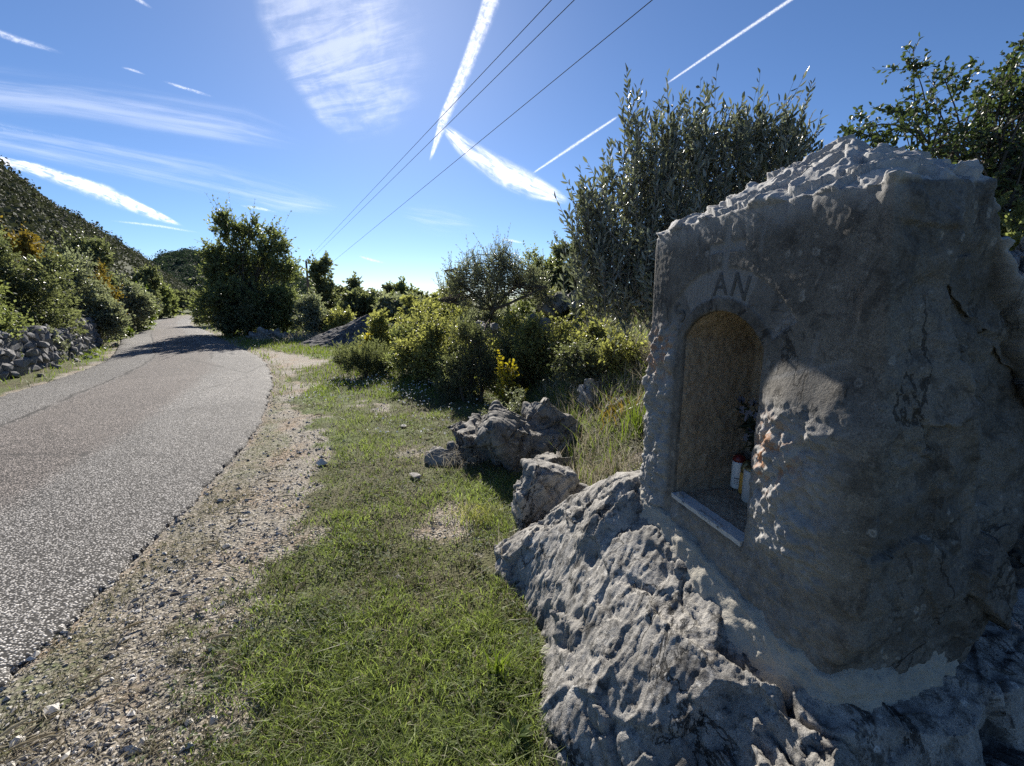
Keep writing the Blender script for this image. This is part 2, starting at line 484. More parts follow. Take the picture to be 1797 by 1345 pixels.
# older, redder, finer strip along the middle and a lighter one by the edge
red = t.math('MULTIPLY', t.ss(0.27, 0.36, t.math('ADD', ax, t.math('MULTIPLY', t.math('SUBTRACT', wv, 0.5), 0.22))), t.ss(0.74, 0.66, t.math('ADD', ax, t.math('MULTIPLY', t.math('SUBTRACT', wv2, 0.5), 0.05))))
asph = t.mul(asph, t.mix(red, (1.06, 1.06, 1.06), (0.95, 0.88, 0.85)))
asph = t.mul(asph, t.mix(wv2, (0.74, 0.74, 0.74), (1.18, 1.17, 1.15)))
ptc = t.n('ShaderNodeTexVoronoi'); t.put(ptc.inputs['Vector'], t.mapping(c, (1, 0.35, 1), (0, 0, 0.35))); ptc.inputs['Scale'].default_value = 0.45
ps_ = t.n('ShaderNodeSeparateColor'); t.put(ps_.inputs[0], ptc.outputs['Color'])
asph = t.mul(asph, t.mix(ps_.outputs[0], (0.80, 0.79, 0.78), (1.10, 1.09, 1.07)))
trk = t.math('MULTIPLY', t.ss(0.16, 0.04, t.math('ABSOLUTE', t.math('SUBTRACT', ax, 0.22))), t.ss(0.4, 0.6, t.noise(c, 0.9, 4, 0.6)))
asph = t.mul(asph, t.mix(trk, (1, 1, 1), (1.12, 1.12, 1.12)))
def line(x, at_, wid, wob):
    d_ = t.math('ABSOLUTE', t.math('SUBTRACT', t.math('ADD', x, t.math('MULTIPLY', t.math('SUBTRACT', wob, 0.5), 0.10)), at_))
    return t.ss(wid, wid * 0.25, d_)
wobf = t.noise(c, 1.6, 6, 0.7)
cr = t.math('MULTIPLY', line(ax, 0.70, 0.011, wobf), t.ss(0.34, 0.42, t.noise(c, 1.1, 3, 0.6)))
cr2 = t.math('MULTIPLY', line(ax, 0.33, 0.010, t.noise(c, 1.2, 6, 0.7)), t.ss(0.50, 0.58, t.noise(c, 0.8, 3, 0.6)))
crk = t.voro(t.mapping(c, loc=(5, 2, 0)), 0.28, 'DISTANCE_TO_EDGE')
cr3 = t.math('MULTIPLY', t.ss(0.006, 0.001, t.math('ADD', crk, t.math('MULTIPLY', t.math('SUBTRACT', wobf, 0.5), 0.05))), 0.5)
crack = t.math('MAXIMUM', t.math('MAXIMUM', cr, cr2), cr3)
asph = t.mix(t.math('MULTIPLY', crack, 0.85), asph, (0.025, 0.024, 0.022))
h = t.math('SUBTRACT', t.math('ADD', t.ss(0.55, 0.1, v1.outputs['Distance']), t.math('MULTIPLY', t.noise(c, 170, 3, 0.6), 0.5)), t.math('MULTIPLY', crack, 1.2))
m_road = t.done(t.bsdf(asph, 0.85, 0.2, t.bump(h, 0.7, 0.004)))
road = obj('road', make_mesh('road', RV3, grid_faces(nv_, nu_)[:, ::-1], [m_road], True, {'across': ac, 'along': al}))
tag(road, 'worn grey asphalt lane curving away to the left', kind='structure')

# ------------------------------------------------------------------ leaf and blade builders
def leaves(base, dirv, nrm, ln, wd, full=True):
    side = np.cross(dirv, nrm)
    ln = ln[:, None]; wd = wd[:, None]
    if full:
        V = np.stack([base, base + dirv * ln * 0.3 + side * wd * 0.48 + nrm * ln * 0.07, base + dirv * ln * 0.68 + side * wd * 0.42 + nrm * ln * 0.05,
                      base + dirv * ln - nrm * ln * 0.07, base + dirv * ln * 0.68 - side * wd * 0.42 + nrm * ln * 0.05, base + dirv * ln * 0.3 - side * wd * 0.48 + nrm * ln * 0.07], 1)
        k = np.arange(len(base))[:, None] * 6
        F = np.concatenate([k + np.array([[0, 1, 2, 3]]), k + np.array([[0, 3, 4, 5]])])
    else:
        V = np.stack([base, base + dirv * ln * 0.45 + side * wd * 0.5 + nrm * ln * 0.1, base + dirv * ln - nrm * ln * 0.05, base + dirv * ln * 0.45 - side * wd * 0.5 + nrm * ln * 0.1], 1)
        k = np.arange(len(base))[:, None] * 4
        F = np.concatenate([k + np.array([[0, 1, 2]]), k + np.array([[0, 2, 3]])])
    return V.reshape(-1, 3), F, V.shape[1]

def crown(rng, lumps, n, twigs=3, per=8, L=0.25, ll=0.06, lw=0.02, up=0.5, out=0.8, spread=0.7, full=False, shell=0.55, flat=0.4):
    lumps = np.asarray(lumps, float)
    vol = lumps[:, 3] * lumps[:, 4] * lumps[:, 5]
    if lumps.shape[1] > 6: vol = vol * lumps[:, 6]
    vol = vol ** 0.8
    k = rng.choice(len(lumps), n, p=vol / vol.sum())
    d = unit(rng.normal(size=(n, 3)))
    P = lumps[k, :3] + lumps[k, 3:6] * d * (rng.random(n) ** shell)[:, None]
    P = P[P[:, 2] > 0.02]
    n = len(P); d = d[:n]
    ctint = rng.random(n)
    # mini twigs
    D = np.repeat(d, twigs, 0); S = np.repeat(P, twigs, 0); T = np.repeat(ctint, twigs)
    td = unit(D * out + np.array((0, 0, 1.0)) * up + rng.normal(size=D.shape) * spread)
    ln = L * (0.6 + 0.8 * rng.random(len(D))) * (1 + 0.9 * (rng.random(len(D)) < 0.16))
    st = S - td * ln[:, None] * 0.35 + rng.normal(size=D.shape) * L * 0.12
    tw = np.stack([st, st + td * ln[:, None] * 0.5, st + td * ln[:, None]], 1)
    # leaves
    j = np.tile((np.arange(per) + 0.5) / per, len(D))
    bd = np.repeat(td, per, 0); bs = np.repeat(st, per, 0) + bd * (np.repeat(ln, per) * j)[:, None]
    perp = unit(np.cross(bd, rng.normal(size=bd.shape)))
    tip = (j > 0.93)[:, None]
    ld = unit(bd * (0.75 + 0.5 * tip) + perp * (0.75 - 0.4 * tip) + rng.normal(size=bd.shape) * 0.18)
    nr = rng.normal(size=bd.shape) + np.array((0, 0, flat * 2.2))
    nr = unit(nr - ld * (nr * ld).sum(1, keepdims=True))
    sz = 0.7 + 0.6 * rng.random(len(ld))
    V, F, kv = leaves(bs, ld, nr, ll * sz, lw * sz, full)
    tint = np.clip(0.45 * np.repeat(T, per) + 0.55 * rng.random(len(ld)), 0, 1)
    return V, F, np.repeat(tint, kv), P, tw

def lumps_for(rng, w, dpt, h, n=7, low=0.1):
    out = [(0, 0, h * 0.36, w * 0.40, dpt * 0.40, h * 0.36, 0.75)]
    for i in range(n + 6):
        a = rng.random() * 2 * np.pi; e = rng.uniform(0.0, 1.0) ** 0.8
        r = rng.uniform(0.09, 0.24)
        cx, cy = math.cos(a) * (1 - 0.6 * e ** 2) * 0.42 * w, math.sin(a) * (1 - 0.6 * e ** 2) * 0.42 * dpt
        hz = h * (0.14 + 0.74 * e)
        rr = r * min(w, dpt, h * 1.3)
        out.append((cx, cy, hz, rr, rr, min(rr * rng.uniform(0.8, 1.6), max(h - hz, 0.06 * h)), 1.3))
    return out

M_BARK = plain('bark', (0.10, 0.085, 0.07), 0.9, 0.1, 30, 0.5, 0.5)
M_BARK_GREY = plain('grey_bark', (0.22, 0.20, 0.18), 0.9, 0.1, 30, 0.5, 0.5)
def plant(name, label, cat, base, lumps, mat, rng, n, group=None, bark=None, trunk_r=0.05, forks=4, twig_r=0.0, trunk='trunk', lean=(0, 0), branches=40, sprays=16, **kw):
    base = np.asarray(base, float)
    e = empty(name, base, label, cat, group)
    V, F, tint, P, tw = crown(rng, lumps, n, **kw)
    # loose arching sprays that break the outline
    L_ = np.asarray(lumps)[:, :3]; top = (L_[:, 2] + np.asarray(lumps)[:, 5]).max(); cc_ = P.mean(0)
    outer = P[np.argsort(-(np.linalg.norm((P - cc_) * (1, 1, 0.9), axis=1) + rng.random(len(P)) * 0.25 * top))[:max(sprays * 2, 2)]]
    tg = outer[rng.choice(len(outer), min(sprays, len(outer)), replace=False)]
    od = unit((tg - cc_) * (1, 1, 0.6) + np.array((0, 0, 0.35 * top)))
    ls_ = top * rng.uniform(0.08, 0.24, (len(tg), 1))
    sp0 = tg - od * ls_ * 0.8; sp2 = tg + od * ls_ + rng.normal(size=tg.shape) * 0.03 * top
    spr = bez(sp0, (sp0 + sp2) / 2 + np.array((0, 0, 0.05 * top)), sp2, 9)
    ll_, lw_ = kw.get('ll', 0.06), kw.get('lw', 0.02)
    sb = np.repeat(spr[:, 1:].reshape(-1, 3), 2, 0); sd = np.repeat(unit(np.gradient(spr, axis=1))[:, 1:].reshape(-1, 3), 2, 0)
    pr_ = unit(np.cross(sd, rng.normal(size=sd.shape))); sl = unit(sd * 0.7 + pr_ * 0.8); sn_ = unit(np.cross(sl, rng.normal(size=sl.shape)))
    kp = rng.random(len(sb)) < 0.75; zz_ = rng.uniform(0.6, 1.05, kp.sum())
    Vq, Fq, kq_ = leaves(sb[kp], sl[kp], sn_[kp], ll_ * zz_, lw_ * zz_, kw.get('full', False))
    F = np.concatenate([F, Fq + len(V)]); V = np.concatenate([V, Vq]); tint = np.concatenate([tint, np.repeat(rng.random(kp.sum()), kq_)])
    cm = make_mesh(name + '_crown', V, F, [mat], False, {'tint': tint})
    obj('crown', cm, e)
    Vspr, Fspr = tube_mesh(spr, max(0.0016, 0.05 * ll_) * np.linspace(1, 0.4, 9)[None] * np.ones((len(spr), 1)), 4)
    # stems: a few main limbs, then branches that reach into the crown
    p0 = np.zeros((forks, 3)); p0[:, :2] = rng.normal(size=(forks, 2)) * trunk_r * 1.2
    p0[:, 2] = -0.12
    ctr = L_.mean(0)
    p2 = np.stack([ctr[0] + rng.uniform(-1, 1, forks) * np.ptp(L_[:, 0]) * 0.25, ctr[1] + rng.uniform(-1, 1, forks) * np.ptp(L_[:, 1]) * 0.25, top * rng.uniform(0.35, 0.6, forks)], 1)
    p1 = (p0 + p2) / 2 + rng.normal(size=(forks, 3)) * 0.08 * top + np.array((lean[0], lean[1], 0))
    main = bez(p0, p1, p2, 9)
    rad = trunk_r * np.linspace(1, 0.3, 9)[None] * rng.uniform(0.6, 1, forks)[:, None]
    Va, Fa = tube_mesh(main, rad, 7)
    nb = min(branches, len(P))
    tgt = P[rng.choice(len(P), nb, replace=False)]
    fi = rng.integers(0, forks, nb); fj = rng.integers(3, 9, nb)
    s0 = main[fi, fj]; r0 = rad[fi, fj]
    mid = (s0 + tgt) / 2 + rng.normal(size=(nb, 3)) * 0.05 * top; mid[:, 2] += 0.06 * top
    br = bez(s0, mid, tgt, 7)
    Vb, Fb = tube_mesh(br, r0[:, None] * np.linspace(0.62, 0.14, 7)[None], 4)
    Vb, Fb = np.concatenate([Vb, Vspr]), np.concatenate([Fb, Fspr + len(Vb)])
    Vs, Fs_ = [Va, Vb], [Fa, Fb + len(Va)]
    if twig_r > 0:
        Vt, Ft = tube_mesh(tw, np.array([[1, 0.8, 0.4]]) * twig_r * np.ones((len(tw), 1)), 3)
        Fs_.append(Ft + len(Va) + len(Vb)); Vs.append(Vt)
    obj(trunk, make_mesh(name + '_' + trunk, np.concatenate(Vs), np.concatenate(Fs_), [bark or M_BARK], True), e)
    return e
def bush_px(name, label, cat, x0, x1, ytop, Y, mat, seed, n, dpt=None, nl=7, group=None, sink=0.05, **kw):
    """a bush whose left, right and top are read off the photograph at a chosen distance"""
    rng = np.random.default_rng(seed)
    a, b, tp = at(x0, 525, Y), at(x1, 525, Y), at((x0 + x1) / 2, ytop, Y)
    cx = (a[0] + b[0]) / 2; w = b[0] - a[0]
    gz = float(ground_z(cx, Y)) - sink
    h = tp[2] - gz
    lumps = lumps_for(rng, w, dpt or w * 0.8, h, nl)
    n = int(n * 0.68); kw['ll'] = kw.get('ll', 0.06) * 1.15; kw['lw'] = kw.get('lw', 0.02) * 1.15
    kw.setdefault('trunk_r', 0.02 * h + 0.01)
    return plant(name, label, cat, (cx, Y, gz), lumps, mat, rng, n, group=group, **kw)
# ------------------------------------------------------------------ hills with scrub on them
t = NT('hill_earth'); c = t.coord()
m_hill = t.done(t.bsdf(t.mix(t.noise(c, 0.08, 6, 0.7), (0.03, 0.04, 0.018), (0.10, 0.10, 0.06)), 0.95, 0.1))
M_SCRUB = leaf_mat('hill_scrub_leaves', (0.032, 0.037, 0.027), (0.088, 0.094, 0.066), 0.2, 0.7, 0.12)
M_SCRUB_FAR = leaf_mat('far_scrub_leaves', (0.030, 0.048, 0.036), (0.060, 0.085, 0.060), 0.2, 0.8, 0.1)
def hill(name, label, sky_px, Yt, Yb, zb, seed, n_shrub, rad, cards, card, nv=40, mat=None, scrub='hill_scrub', slabel=''):
    """a hillside lofted from its foot (Yb, zb) up to its skyline (Yt at the given pixels), and down behind"""
    rng = np.random.default_rng(seed)
    px = np.array([p[0] for p in sky_px], float); py = np.array([p[1] for p in sky_px], float)
    q = np.linspace(px[0], px[-1], 90)
    yy = np.interp(q, px, py); Yts = np.interp(q, px, Yt); Ybs = np.interp(q, px, Yb)
    top = np.array([at(a, b, c_) for a, b, c_ in zip(q, yy, Yts)])
    bot = np.array([at_z(a, 600, 0) / at_z(a, 600, 0)[1] * c_ for a, c_ in zip(q, Ybs)]); bot[:, 2] = zb
    s = np.linspace(0, 1.6, nv)
    prof = np.where(s <= 1, np.sin(np.clip(s, 0, 1) * np.pi / 2) ** 1.15, 1 - 0.8 * (s - 1) ** 1.2)
    Pg = bot[:, None, :] + (top - bot)[:, None, :] * s[None, :, None]
    Pg[:, :, 2] = zb + (top[:, 2] - zb)[:, None] * prof[None]
    Pg[:, :, 2] += 0.02 * (top[:, 2].max()) * n2(Pg[:, :, 0], Pg[:, :, 1], 8.0 / np.ptp(top[:, 0]).clip(60)) * np.clip(s, 0, 1)[None]
    Pg[:, :, 2] -= rad * 0.8
    V = Pg.reshape(-1, 3)
    hm = make_mesh(name, V, grid_faces(len(q), nv)[:, ::-1], [m_hill], True)
    o = tag(obj(name, hm), label, kind='structure')
    # scrub: clumps of leaf cards over the visible slope
    i = rng.integers(0, len(q) - 1, n_shrub); j = rng.random(n_shrub) ** 0.8 * (nv - 1) / 1.6 * 1.06
    j = np.clip(j, 0, nv - 2.01); j0 = j.astype(int); fj = (j - j0)[:, None]; fi = rng.random((n_shrub, 1))
    ctr = (Pg[i, j0] * (1 - fi) + Pg[i + 1, j0] * fi) * (1 - fj) + (Pg[i, j0 + 1] * (1 - fi) + Pg[i + 1, j0 + 1] * fi) * fj
    r = rad * rng.uniform(0.55, 1.35, n_shrub) * (0.7 + 0.6 * (rng.random(n_shrub) < 0.1))
    d = unit(rng.normal(size=(n_shrub, cards, 3))); d[:, :, 2] = np.abs(d[:, :, 2]) * 1.1
    B = ctr[:, None] + d * r[:, None, None] * rng.uniform(0.7, 1.05, (n_shrub, cards, 1)) * (1, 1, 0.85)
    B = B.reshape(-1, 3); dd = d.reshape(-1, 3)
    ld = unit(np.cross(dd, rng.normal(size=dd.shape)) + dd * 0.4)
    nr = unit(dd + rng.normal(size=dd.shape) * 0.45); nr = unit(nr - ld * (nr * ld).sum(1, keepdims=True))
    sz = card * rng.uniform(0.6, 1.4, len(B)) * np.repeat(r / rad, cards) ** 0.5
    Vl, Fl, kv = leaves(B - ld * sz[:, None] * 0.5, ld, nr, sz, sz * 0.8, False)
    tint = np.clip(0.6 * np.repeat(rng.random(n_shrub) ** 1.4, cards) + 0.4 * rng.random(len(B)), 0, 1)
    tag(obj(scrub, make_mesh(scrub, Vl, Fl, [mat or M_SCRUB], False, {'tint': np.repeat(tint, kv)})), slabel, kind='stuff')
    return o
hill('hillside', 'steep scrub-covered hillside rising at the left', [(-620, 150), (-300, 215), (-120, 262), (0, 310), (40, 338), (100, 378), (150, 402), (200, 428), (250, 456), (290, 482), (335, 507), (380, 520)],
     [90, 100, 112, 125, 130, 145, 160, 185, 215, 250, 300, 330], [22, 23, 25, 28, 30, 34, 38, 46, 60, 75, 110, 140], 0.3, 3, 5200, 1.7, 44, 0.5, slabel='dense dark scrub covering the steep left hillside')
hill('far_hill', 'low rounded green hill far down the valley', [(180, 500), (240, 474), (265, 462), (290, 446), (330, 440), (360, 444), (420, 450), (470, 458), (500, 470), (530, 487), (560, 502), (600, 518), (630, 527)],
     [420] * 13, [230] * 13, 0.0, 4, 2800, 3.6, 34, 1.2, mat=M_SCRUB_FAR, slabel='scrub covering the rounded far hill')
hill('distant_ridge', 'small blue ridge on the horizon beyond the pole', [(548, 492), (572, 497), (590, 504), (602, 513), (625, 526)],
     [1900] * 5, [1500] * 5, 0.0, 5, 700, 13, 14, 9, mat=M_SCRUB_FAR, slabel='scrub on the small distant ridge')

# ------------------------------------------------------------------ clouds and vapour trails, thin ice cloud 3 km up
def cloud_mat(name, sharp=0.5, dens=0.9, stretch=(3, 22, 1), lo=0.30, hi=0.72, wisp=0.6):
    t = NT(name)
    u, v = t.attr('cu'), t.attr('cv')                     # 0..1 along, -1..1 across
    e = t.attr('env')
    cmb = t.n('ShaderNodeCombineXYZ'); t.put(cmb.inputs[0], t.math('MULTIPLY', t.attr('lenr'), 1.0)); t.put(cmb.inputs[1], v)
    oi = t.n('ShaderNodeObjectInfo'); t.put(cmb.inputs[2], t.math('MULTIPLY', oi.outputs['Random'], 37.0))
    vec = cmb.outputs[0]
    n1 = t.noise(t.mapping(vec, (stretch[0], stretch[1] * 0.2, 1)), 1.0, 8, 0.62, 0.5)
    n3 = t.noise(t.mapping(vec, (stretch[0] * 0.35, stretch[1] * 0.45, 1), loc=(4, 4, 4)), 1.0, 6, 0.6, 0.3)
    nn = t.math('ADD', t.math('MULTIPLY', n1, 0.6), t.math('MULTIPLY', n3, 0.4))
    a = t.math('MULTIPLY', e, t.math('ADD', 1 - wisp, t.math('MULTIPLY', t.ss(lo, hi, nn), wisp)))
    a = t.ss(0.0, 1.0, t.math('ADD', a, t.math('MULTIPLY', t.math('MULTIPLY', t.math('SUBTRACT', nn, 0.5), 0.8), e)))
    a = t.math('MULTIPLY', a, dens, True)
    df = t.n('ShaderNodeBsdfDiffuse'); df.inputs[0].default_value = (0.92, 0.92, 0.92, 1)
    tl = t.n('ShaderNodeBsdfTranslucent'); tl.inputs[0].default_value = (0.97, 0.97, 0.97, 1)
    m1 = t.n('ShaderNodeMixShader'); m1.inputs[0].default_value = 0.93
    t.t.links.new(df.outputs[0], m1.inputs[1]); t.t.links.new(tl.outputs[0], m1.inputs[2])
    tp = t.n('ShaderNodeBsdfTransparent')
    m2 = t.n('ShaderNodeMixShader'); t.put(m2.inputs[0], a)
    t.t.links.new(tp.outputs[0], m2.inputs[1]); t.t.links.new(m1.outputs[0], m2.inputs[2])
    return t.done(m2.outputs[0])
M_TRAIL = cloud_mat('vapour_trail', dens=0.62, stretch=(22, 9, 1), wisp=0.55)
M_FAINT = cloud_mat('faint_trail', dens=0.42, stretch=(10, 6, 1), wisp=0.6)
M_PUFF = cloud_mat('spreading_trail', dens=0.85, stretch=(7, 9, 1), wisp=0.65, lo=0.34, hi=0.66)
M_VEIL = cloud_mat('thin_cirrus', dens=0.21, stretch=(1.6, 9, 1), wisp=0.8, lo=0.36, hi=0.72)
M_FAN = cloud_mat('cirrus_fan', dens=0.27, stretch=(60, 6, 1), wisp=0.65, lo=0.36, hi=0.70)
ALT = 3000.0
def trail(name, label, pts, mat, soft=(0.5, 0.5), ends=(0.06, 0.1), group=None, cat='cloud', bend=0.0):
    """pts: (px, py, full width in px) along the trail; the sheet lies at ALT"""
    P = np.array(pts, float)
    n, m = 40, 13
    q = np.linspace(0, 1, n); k = np.linspace(0, 1, len(P))
    cx, cy, w = np.interp(q, k, P[:, 0]), np.interp(q, k, P[:, 1]), np.interp(q, k, P[:, 2])
    dx, dy = np.gradient(cx), np.gradient(cy); l = np.hypot(dx, dy); nx, ny = -dy / l, dx / l
    v = np.linspace(-1, 1, m)
    X = cx[:, None] + nx[:, None] * w[:, None] * 0.5 * v[None]; Y = cy[:, None] + ny[:, None] * w[:, None] * 0.5 * v[None]
    V = np.array([at_z(a, b, ALT) for a, b in zip(X.ravel(), Y.ravel())])
    # a slightly domed underside gives the sheet its own depth
    vv = np.broadcast_to(v[None], (n, m)).ravel(); qq = np.repeat(q, m)
    env_v = np.where(v < 0, sm(-1, -1 + soft[0] * 2, v) if soft[0] < 1 else sm(-1, 1, v), sm(1, 1 - soft[1] * 2, v) if soft[1] < 1 else sm(1, -1, v))
    env_v = np.minimum(sm(-1, -1 + 2 * soft[0], v), sm(1, 1 - 2 * soft[1], v))
    env = (np.minimum(sm(0, ends[0], q), sm(1, 1 - ends[1], q))[:, None] * env_v[None]).ravel()
    L = np.hypot(np.diff(P[:, 0]), np.diff(P[:, 1])).sum()
    lenr = qq * L / max(np.mean(P[:, 2]), 4) / 6
    me = make_mesh(name, V, grid_faces(n, m), [mat], True, {'cu': qq, 'cv': vv, 'env': env, 'lenr': lenr})
    return tag(obj(name, me), label, cat, group)
G1 = 'vapour trails in the sky'
trail('contrail', 'broad bright white vapour trail slanting down from the top edge', [(884, -60, 44), (850, 40, 36), (815, 130, 30), (782, 205, 26), (754, 285, 5)], M_TRAIL, (0.5, 0.22), (0.01, 0.05), G1)
trail('cloud', 'white leaf-shaped cloud plume at the end of the broad trail', [(770, 215, 16), (815, 258, 42), (880, 302, 62), (935, 328, 58), (1004, 357, 16)], M_PUFF, (0.42, 0.42), (0.16, 0.12), None)
trail('contrail', 'thin straight vapour trail reaching down to the leaf-shaped cloud', [(934, 305, 5), (1010, 254, 9), (1090, 201, 6)], M_TRAIL, (0.5, 0.5), (0.04, 0.1), G1)
trail('contrail', 'long thin vapour trail above the olive bush at top right', [(1164, 151, 5), (1280, 72, 9), (1420, -22, 11)], M_TRAIL, (0.5, 0.5), (0.08, 0.02), G1)
trail('contrail', 'short white vapour trail at the upper left edge', [(-60, 36, 20), (30, 70, 18), (125, 98, 10)], M_FAINT, (0.5, 0.5), (0.35, 0.45), G1)
trail('contrail', 'tiny faint trail left of two in the upper left sky', [(210, 117, 5), (235, 124, 7), (260, 133, 5)], M_FAINT, (0.5, 0.5), (0.35, 0.45), G1)
trail('contrail', 'small wispy trail pointing at the cirrus fan from the left', [(278, 140, 6), (330, 157, 9), (384, 173, 8)], M_FAINT, (0.5, 0.5), (0.35, 0.45), G1)
trail('contrail', 'wide pale trail slanting down towards the left hill', [(-60, 268, 14), (60, 298, 30), (180, 340, 40), (270, 378, 24), (332, 402, 4)], M_PUFF, (0.28, 0.6), (0.05, 0.2), G1)
trail('contrail', 'hairline trail just under the wide pale trail near the hill', [(180, 386, 5), (280, 397, 7), (368, 412, 5)], M_FAINT, (0.5, 0.5), (0.35, 0.45), G1)
trail('contrail', 'short bright trail above the roadside tree', [(415, 360, 6), (455, 366, 9), (495, 375, 5)], M_FAINT, (0.5, 0.5), (0.35, 0.45), G1)
trail('contrail', 'short trail cut off by the top edge left of the fan', [(205, -22, 14), (240, -2, 13), (275, 20, 6)], M_FAINT, (0.5, 0.5), (0.35, 0.45), G1)
trail('contrail', 'small low trail just left of the olive bush', [(876, 419, 5), (900, 423, 8), (930, 429, 4)], M_FAINT, (0.5, 0.5), (0.35, 0.45), G1)
trail('contrail', 'faint low trail right of the utility pole', [(625, 448, 5), (650, 456, 8), (682, 464, 5)], M_FAINT, (0.5, 0.5), (0.35, 0.45), G1)
G2 = 'thin cirrus sheets'
trail('cirrus_cloud', 'big fan of thin rippled cirrus below the sun', [(585, -120, 330), (610, 20, 330), (640, 110, 290), (655, 190, 220), (668, 258, 90)], M_FAN, (0.42, 0.10), (0.02, 0.3), G2)
trail('cirrus_cloud', 'long faint cirrus band across the left sky', [(-120, 215, 80), (120, 262, 80), (360, 312, 95), (500, 346, 80), (625, 372, 30)], M_VEIL, (0.5, 0.4), (0.05, 0.2), G2)
trail('cirrus_cloud', 'small pale cirrus patch above the low bushes', [(690, 372, 40), (770, 388, 70), (860, 404, 40)], M_VEIL, (0.5, 0.5), (0.4, 0.4), G2)
trail('cirrus_cloud', 'faint streaky cirrus in the upper left corner', [(-120, 150, 150), (120, 175, 130), (420, 225, 110), (560, 262, 50)], M_VEIL, (0.5, 0.5), (0.1, 0.4), G2)

# ------------------------------------------------------------------ dry-stone wall on the far side of the lane
M_WALL = limestone('wall_limestone', (0.235, 0.23, 0.228), (0.07, 0.07, 0.075), (0.50, 0.49, 0.48), 0.55, bump=0.6)
def stone_mesh(rng, name, mat, n=15):
    p = unit(rng.normal(size=(n, 3))) * rng.uniform(0.85, 1.05, (n, 1))
    p = np.sign(p) * np.abs(p) ** 0.65
    me = hull_object([Vector(q * 0.5) for q in p]); me.materials.append(mat); me.name = name
    return me
rw = np.random.default_rng(8)
STONES = [stone_mesh(rw, 'wall_stone', M_WALL) for _ in range(12)]
wall_pts = np.array([(-8.4, 4.6), (-9.3, 7.0), (-10.2, 9.0), (-11.5, 11.4), (-13.3, 14.2), (-15.0, 16.5), (-17.4, 19.3), (-20.4, 22.8)])
wl = spline(wall_pts, 160)
wlen = np.concatenate([[0], np.cumsum(np.linalg.norm(np.diff(wl, axis=0), axis=1))])
def wall_at(s):
    p = np.stack([np.interp(s, wlen, wl[:, 0]), np.interp(s, wlen, wl[:, 1])], -1)
    q = np.stack([np.interp(s + 0.1, wlen, wl[:, 0]), np.interp(s + 0.1, wlen, wl[:, 1])], -1)
    d = (q - p) / (np.linalg.norm(q - p, axis=-1, keepdims=True) + 1e-9)
    return p, d
def wall_h(s): return 0.84 + 0.10 * math.sin(s * 1.3) + 0.07 * math.sin(s * 3.1 + 1) - 0.25 * float(sm(13, 20, s))
wall_e = empty('dry_stone_wall', (wl[60, 0], wl[60, 1], 0), 'low grey dry-stone wall along the far side of the lane', 'wall')
base = np.array((wl[60, 0], wl[60, 1], 0.0))
# rubble core
nq = 120; q = np.linspace(0, wlen[-1] - 0.15, nq); pp, dd = wall_at(q); nrm_ = np.stack([dd[:, 1], -dd[:, 0]], 1)
prof = [(-0.19, -0.2), (-0.15, 0.4), (-0.12, 1.0), (0.12, 1.0), (0.15, 0.4), (0.19, -0.2)]
Vc = []
for o_, hz in prof:
    hh = np.array([wall_h(s_) - 0.14 for s_ in q]) * hz if hz > 0 else np.full(nq, -0.2)
    Vc.append(np.concatenate([pp + nrm_ * o_, hh[:, None]], 1))
Vc = np.stack(Vc, 1).reshape(-1, 3); Vc += 0.03 * np.stack([perlin(Vc * 5), perlin(Vc * 5 + 9), perlin(Vc * 5 + 4)], 1)
obj('rubble_core', make_mesh('rubble_core', Vc - base, grid_faces(nq, 6), [plain('dark_rubble', (0.10, 0.10, 0.10), 0.95, 0.1, 14, 0.5, 0.5)], False), wall_e)
cnt = 0
S_NEAR = 15.0
SV = []
for me_ in STONES:
    v_ = np.empty(len(me_.vertices) * 3); me_.vertices.foreach_get('co', v_); SV.append((v_.reshape(-1, 3), np.array([tuple(p_.vertices) for p_ in me_.polygons])))
fv, ff, fn = [], [], 0
for course in range(6):
    s_ = 3.9 + rw.random() * 0.2
    while s_ < wlen[-1] - 0.3:
        ln = rw.uniform(0.13, 0.34); hh = rw.uniform(0.12, 0.22)
        (p_,), (d_,) = wall_at(np.array([s_ + ln / 2]))
        z_ = (course + 0.4) * 0.158 + rw.normal() * 0.018
        if z_ < wall_h(s_) + 0.03 and rw.random() > 0.03:
            nn_ = np.array((d_[1], -d_[0]))
            off = 0.13 - 0.045 * course / 5 + rw.normal() * 0.03
            if z_ > wall_h(s_) - 0.14: off *= 0.4
            loc_ = (p_[0] + nn_[0] * off - base[0], p_[1] + nn_[1] * off - base[1], z_)
            rot_ = (rw.normal() * 0.35, rw.normal() * 0.38, math.atan2(d_[1], d_[0]) + rw.normal() * 0.25)
            scl_ = (ln * 1.15, rw.uniform(0.18, 0.32), hh * 1.12); kk = rw.integers(12)
            if s_ < S_NEAR and cnt < 299:
                o = bpy.data.objects.new('stone', STONES[kk]); C.objects.link(o); o.parent = wall_e
                o.location = loc_; o.rotation_euler = rot_; o.scale = scl_
                cnt += 1
            else:
                Mx = np.array(Matrix.LocRotScale(Vector(loc_), __import__('mathutils').Euler(rot_), Vector(scl_)))
                v_, f_ = SV[kk]
                fv.append(v_ @ Mx[:3, :3].T + Mx[:3, 3]); ff.append(f_ + fn); fn += len(v_)
        s_ += ln * 0.93
o = obj('far_stones', make_mesh('far_stones', np.concatenate(fv), np.concatenate(ff), [M_WALL], False), wall_e); o['kind'] = 'stuff'
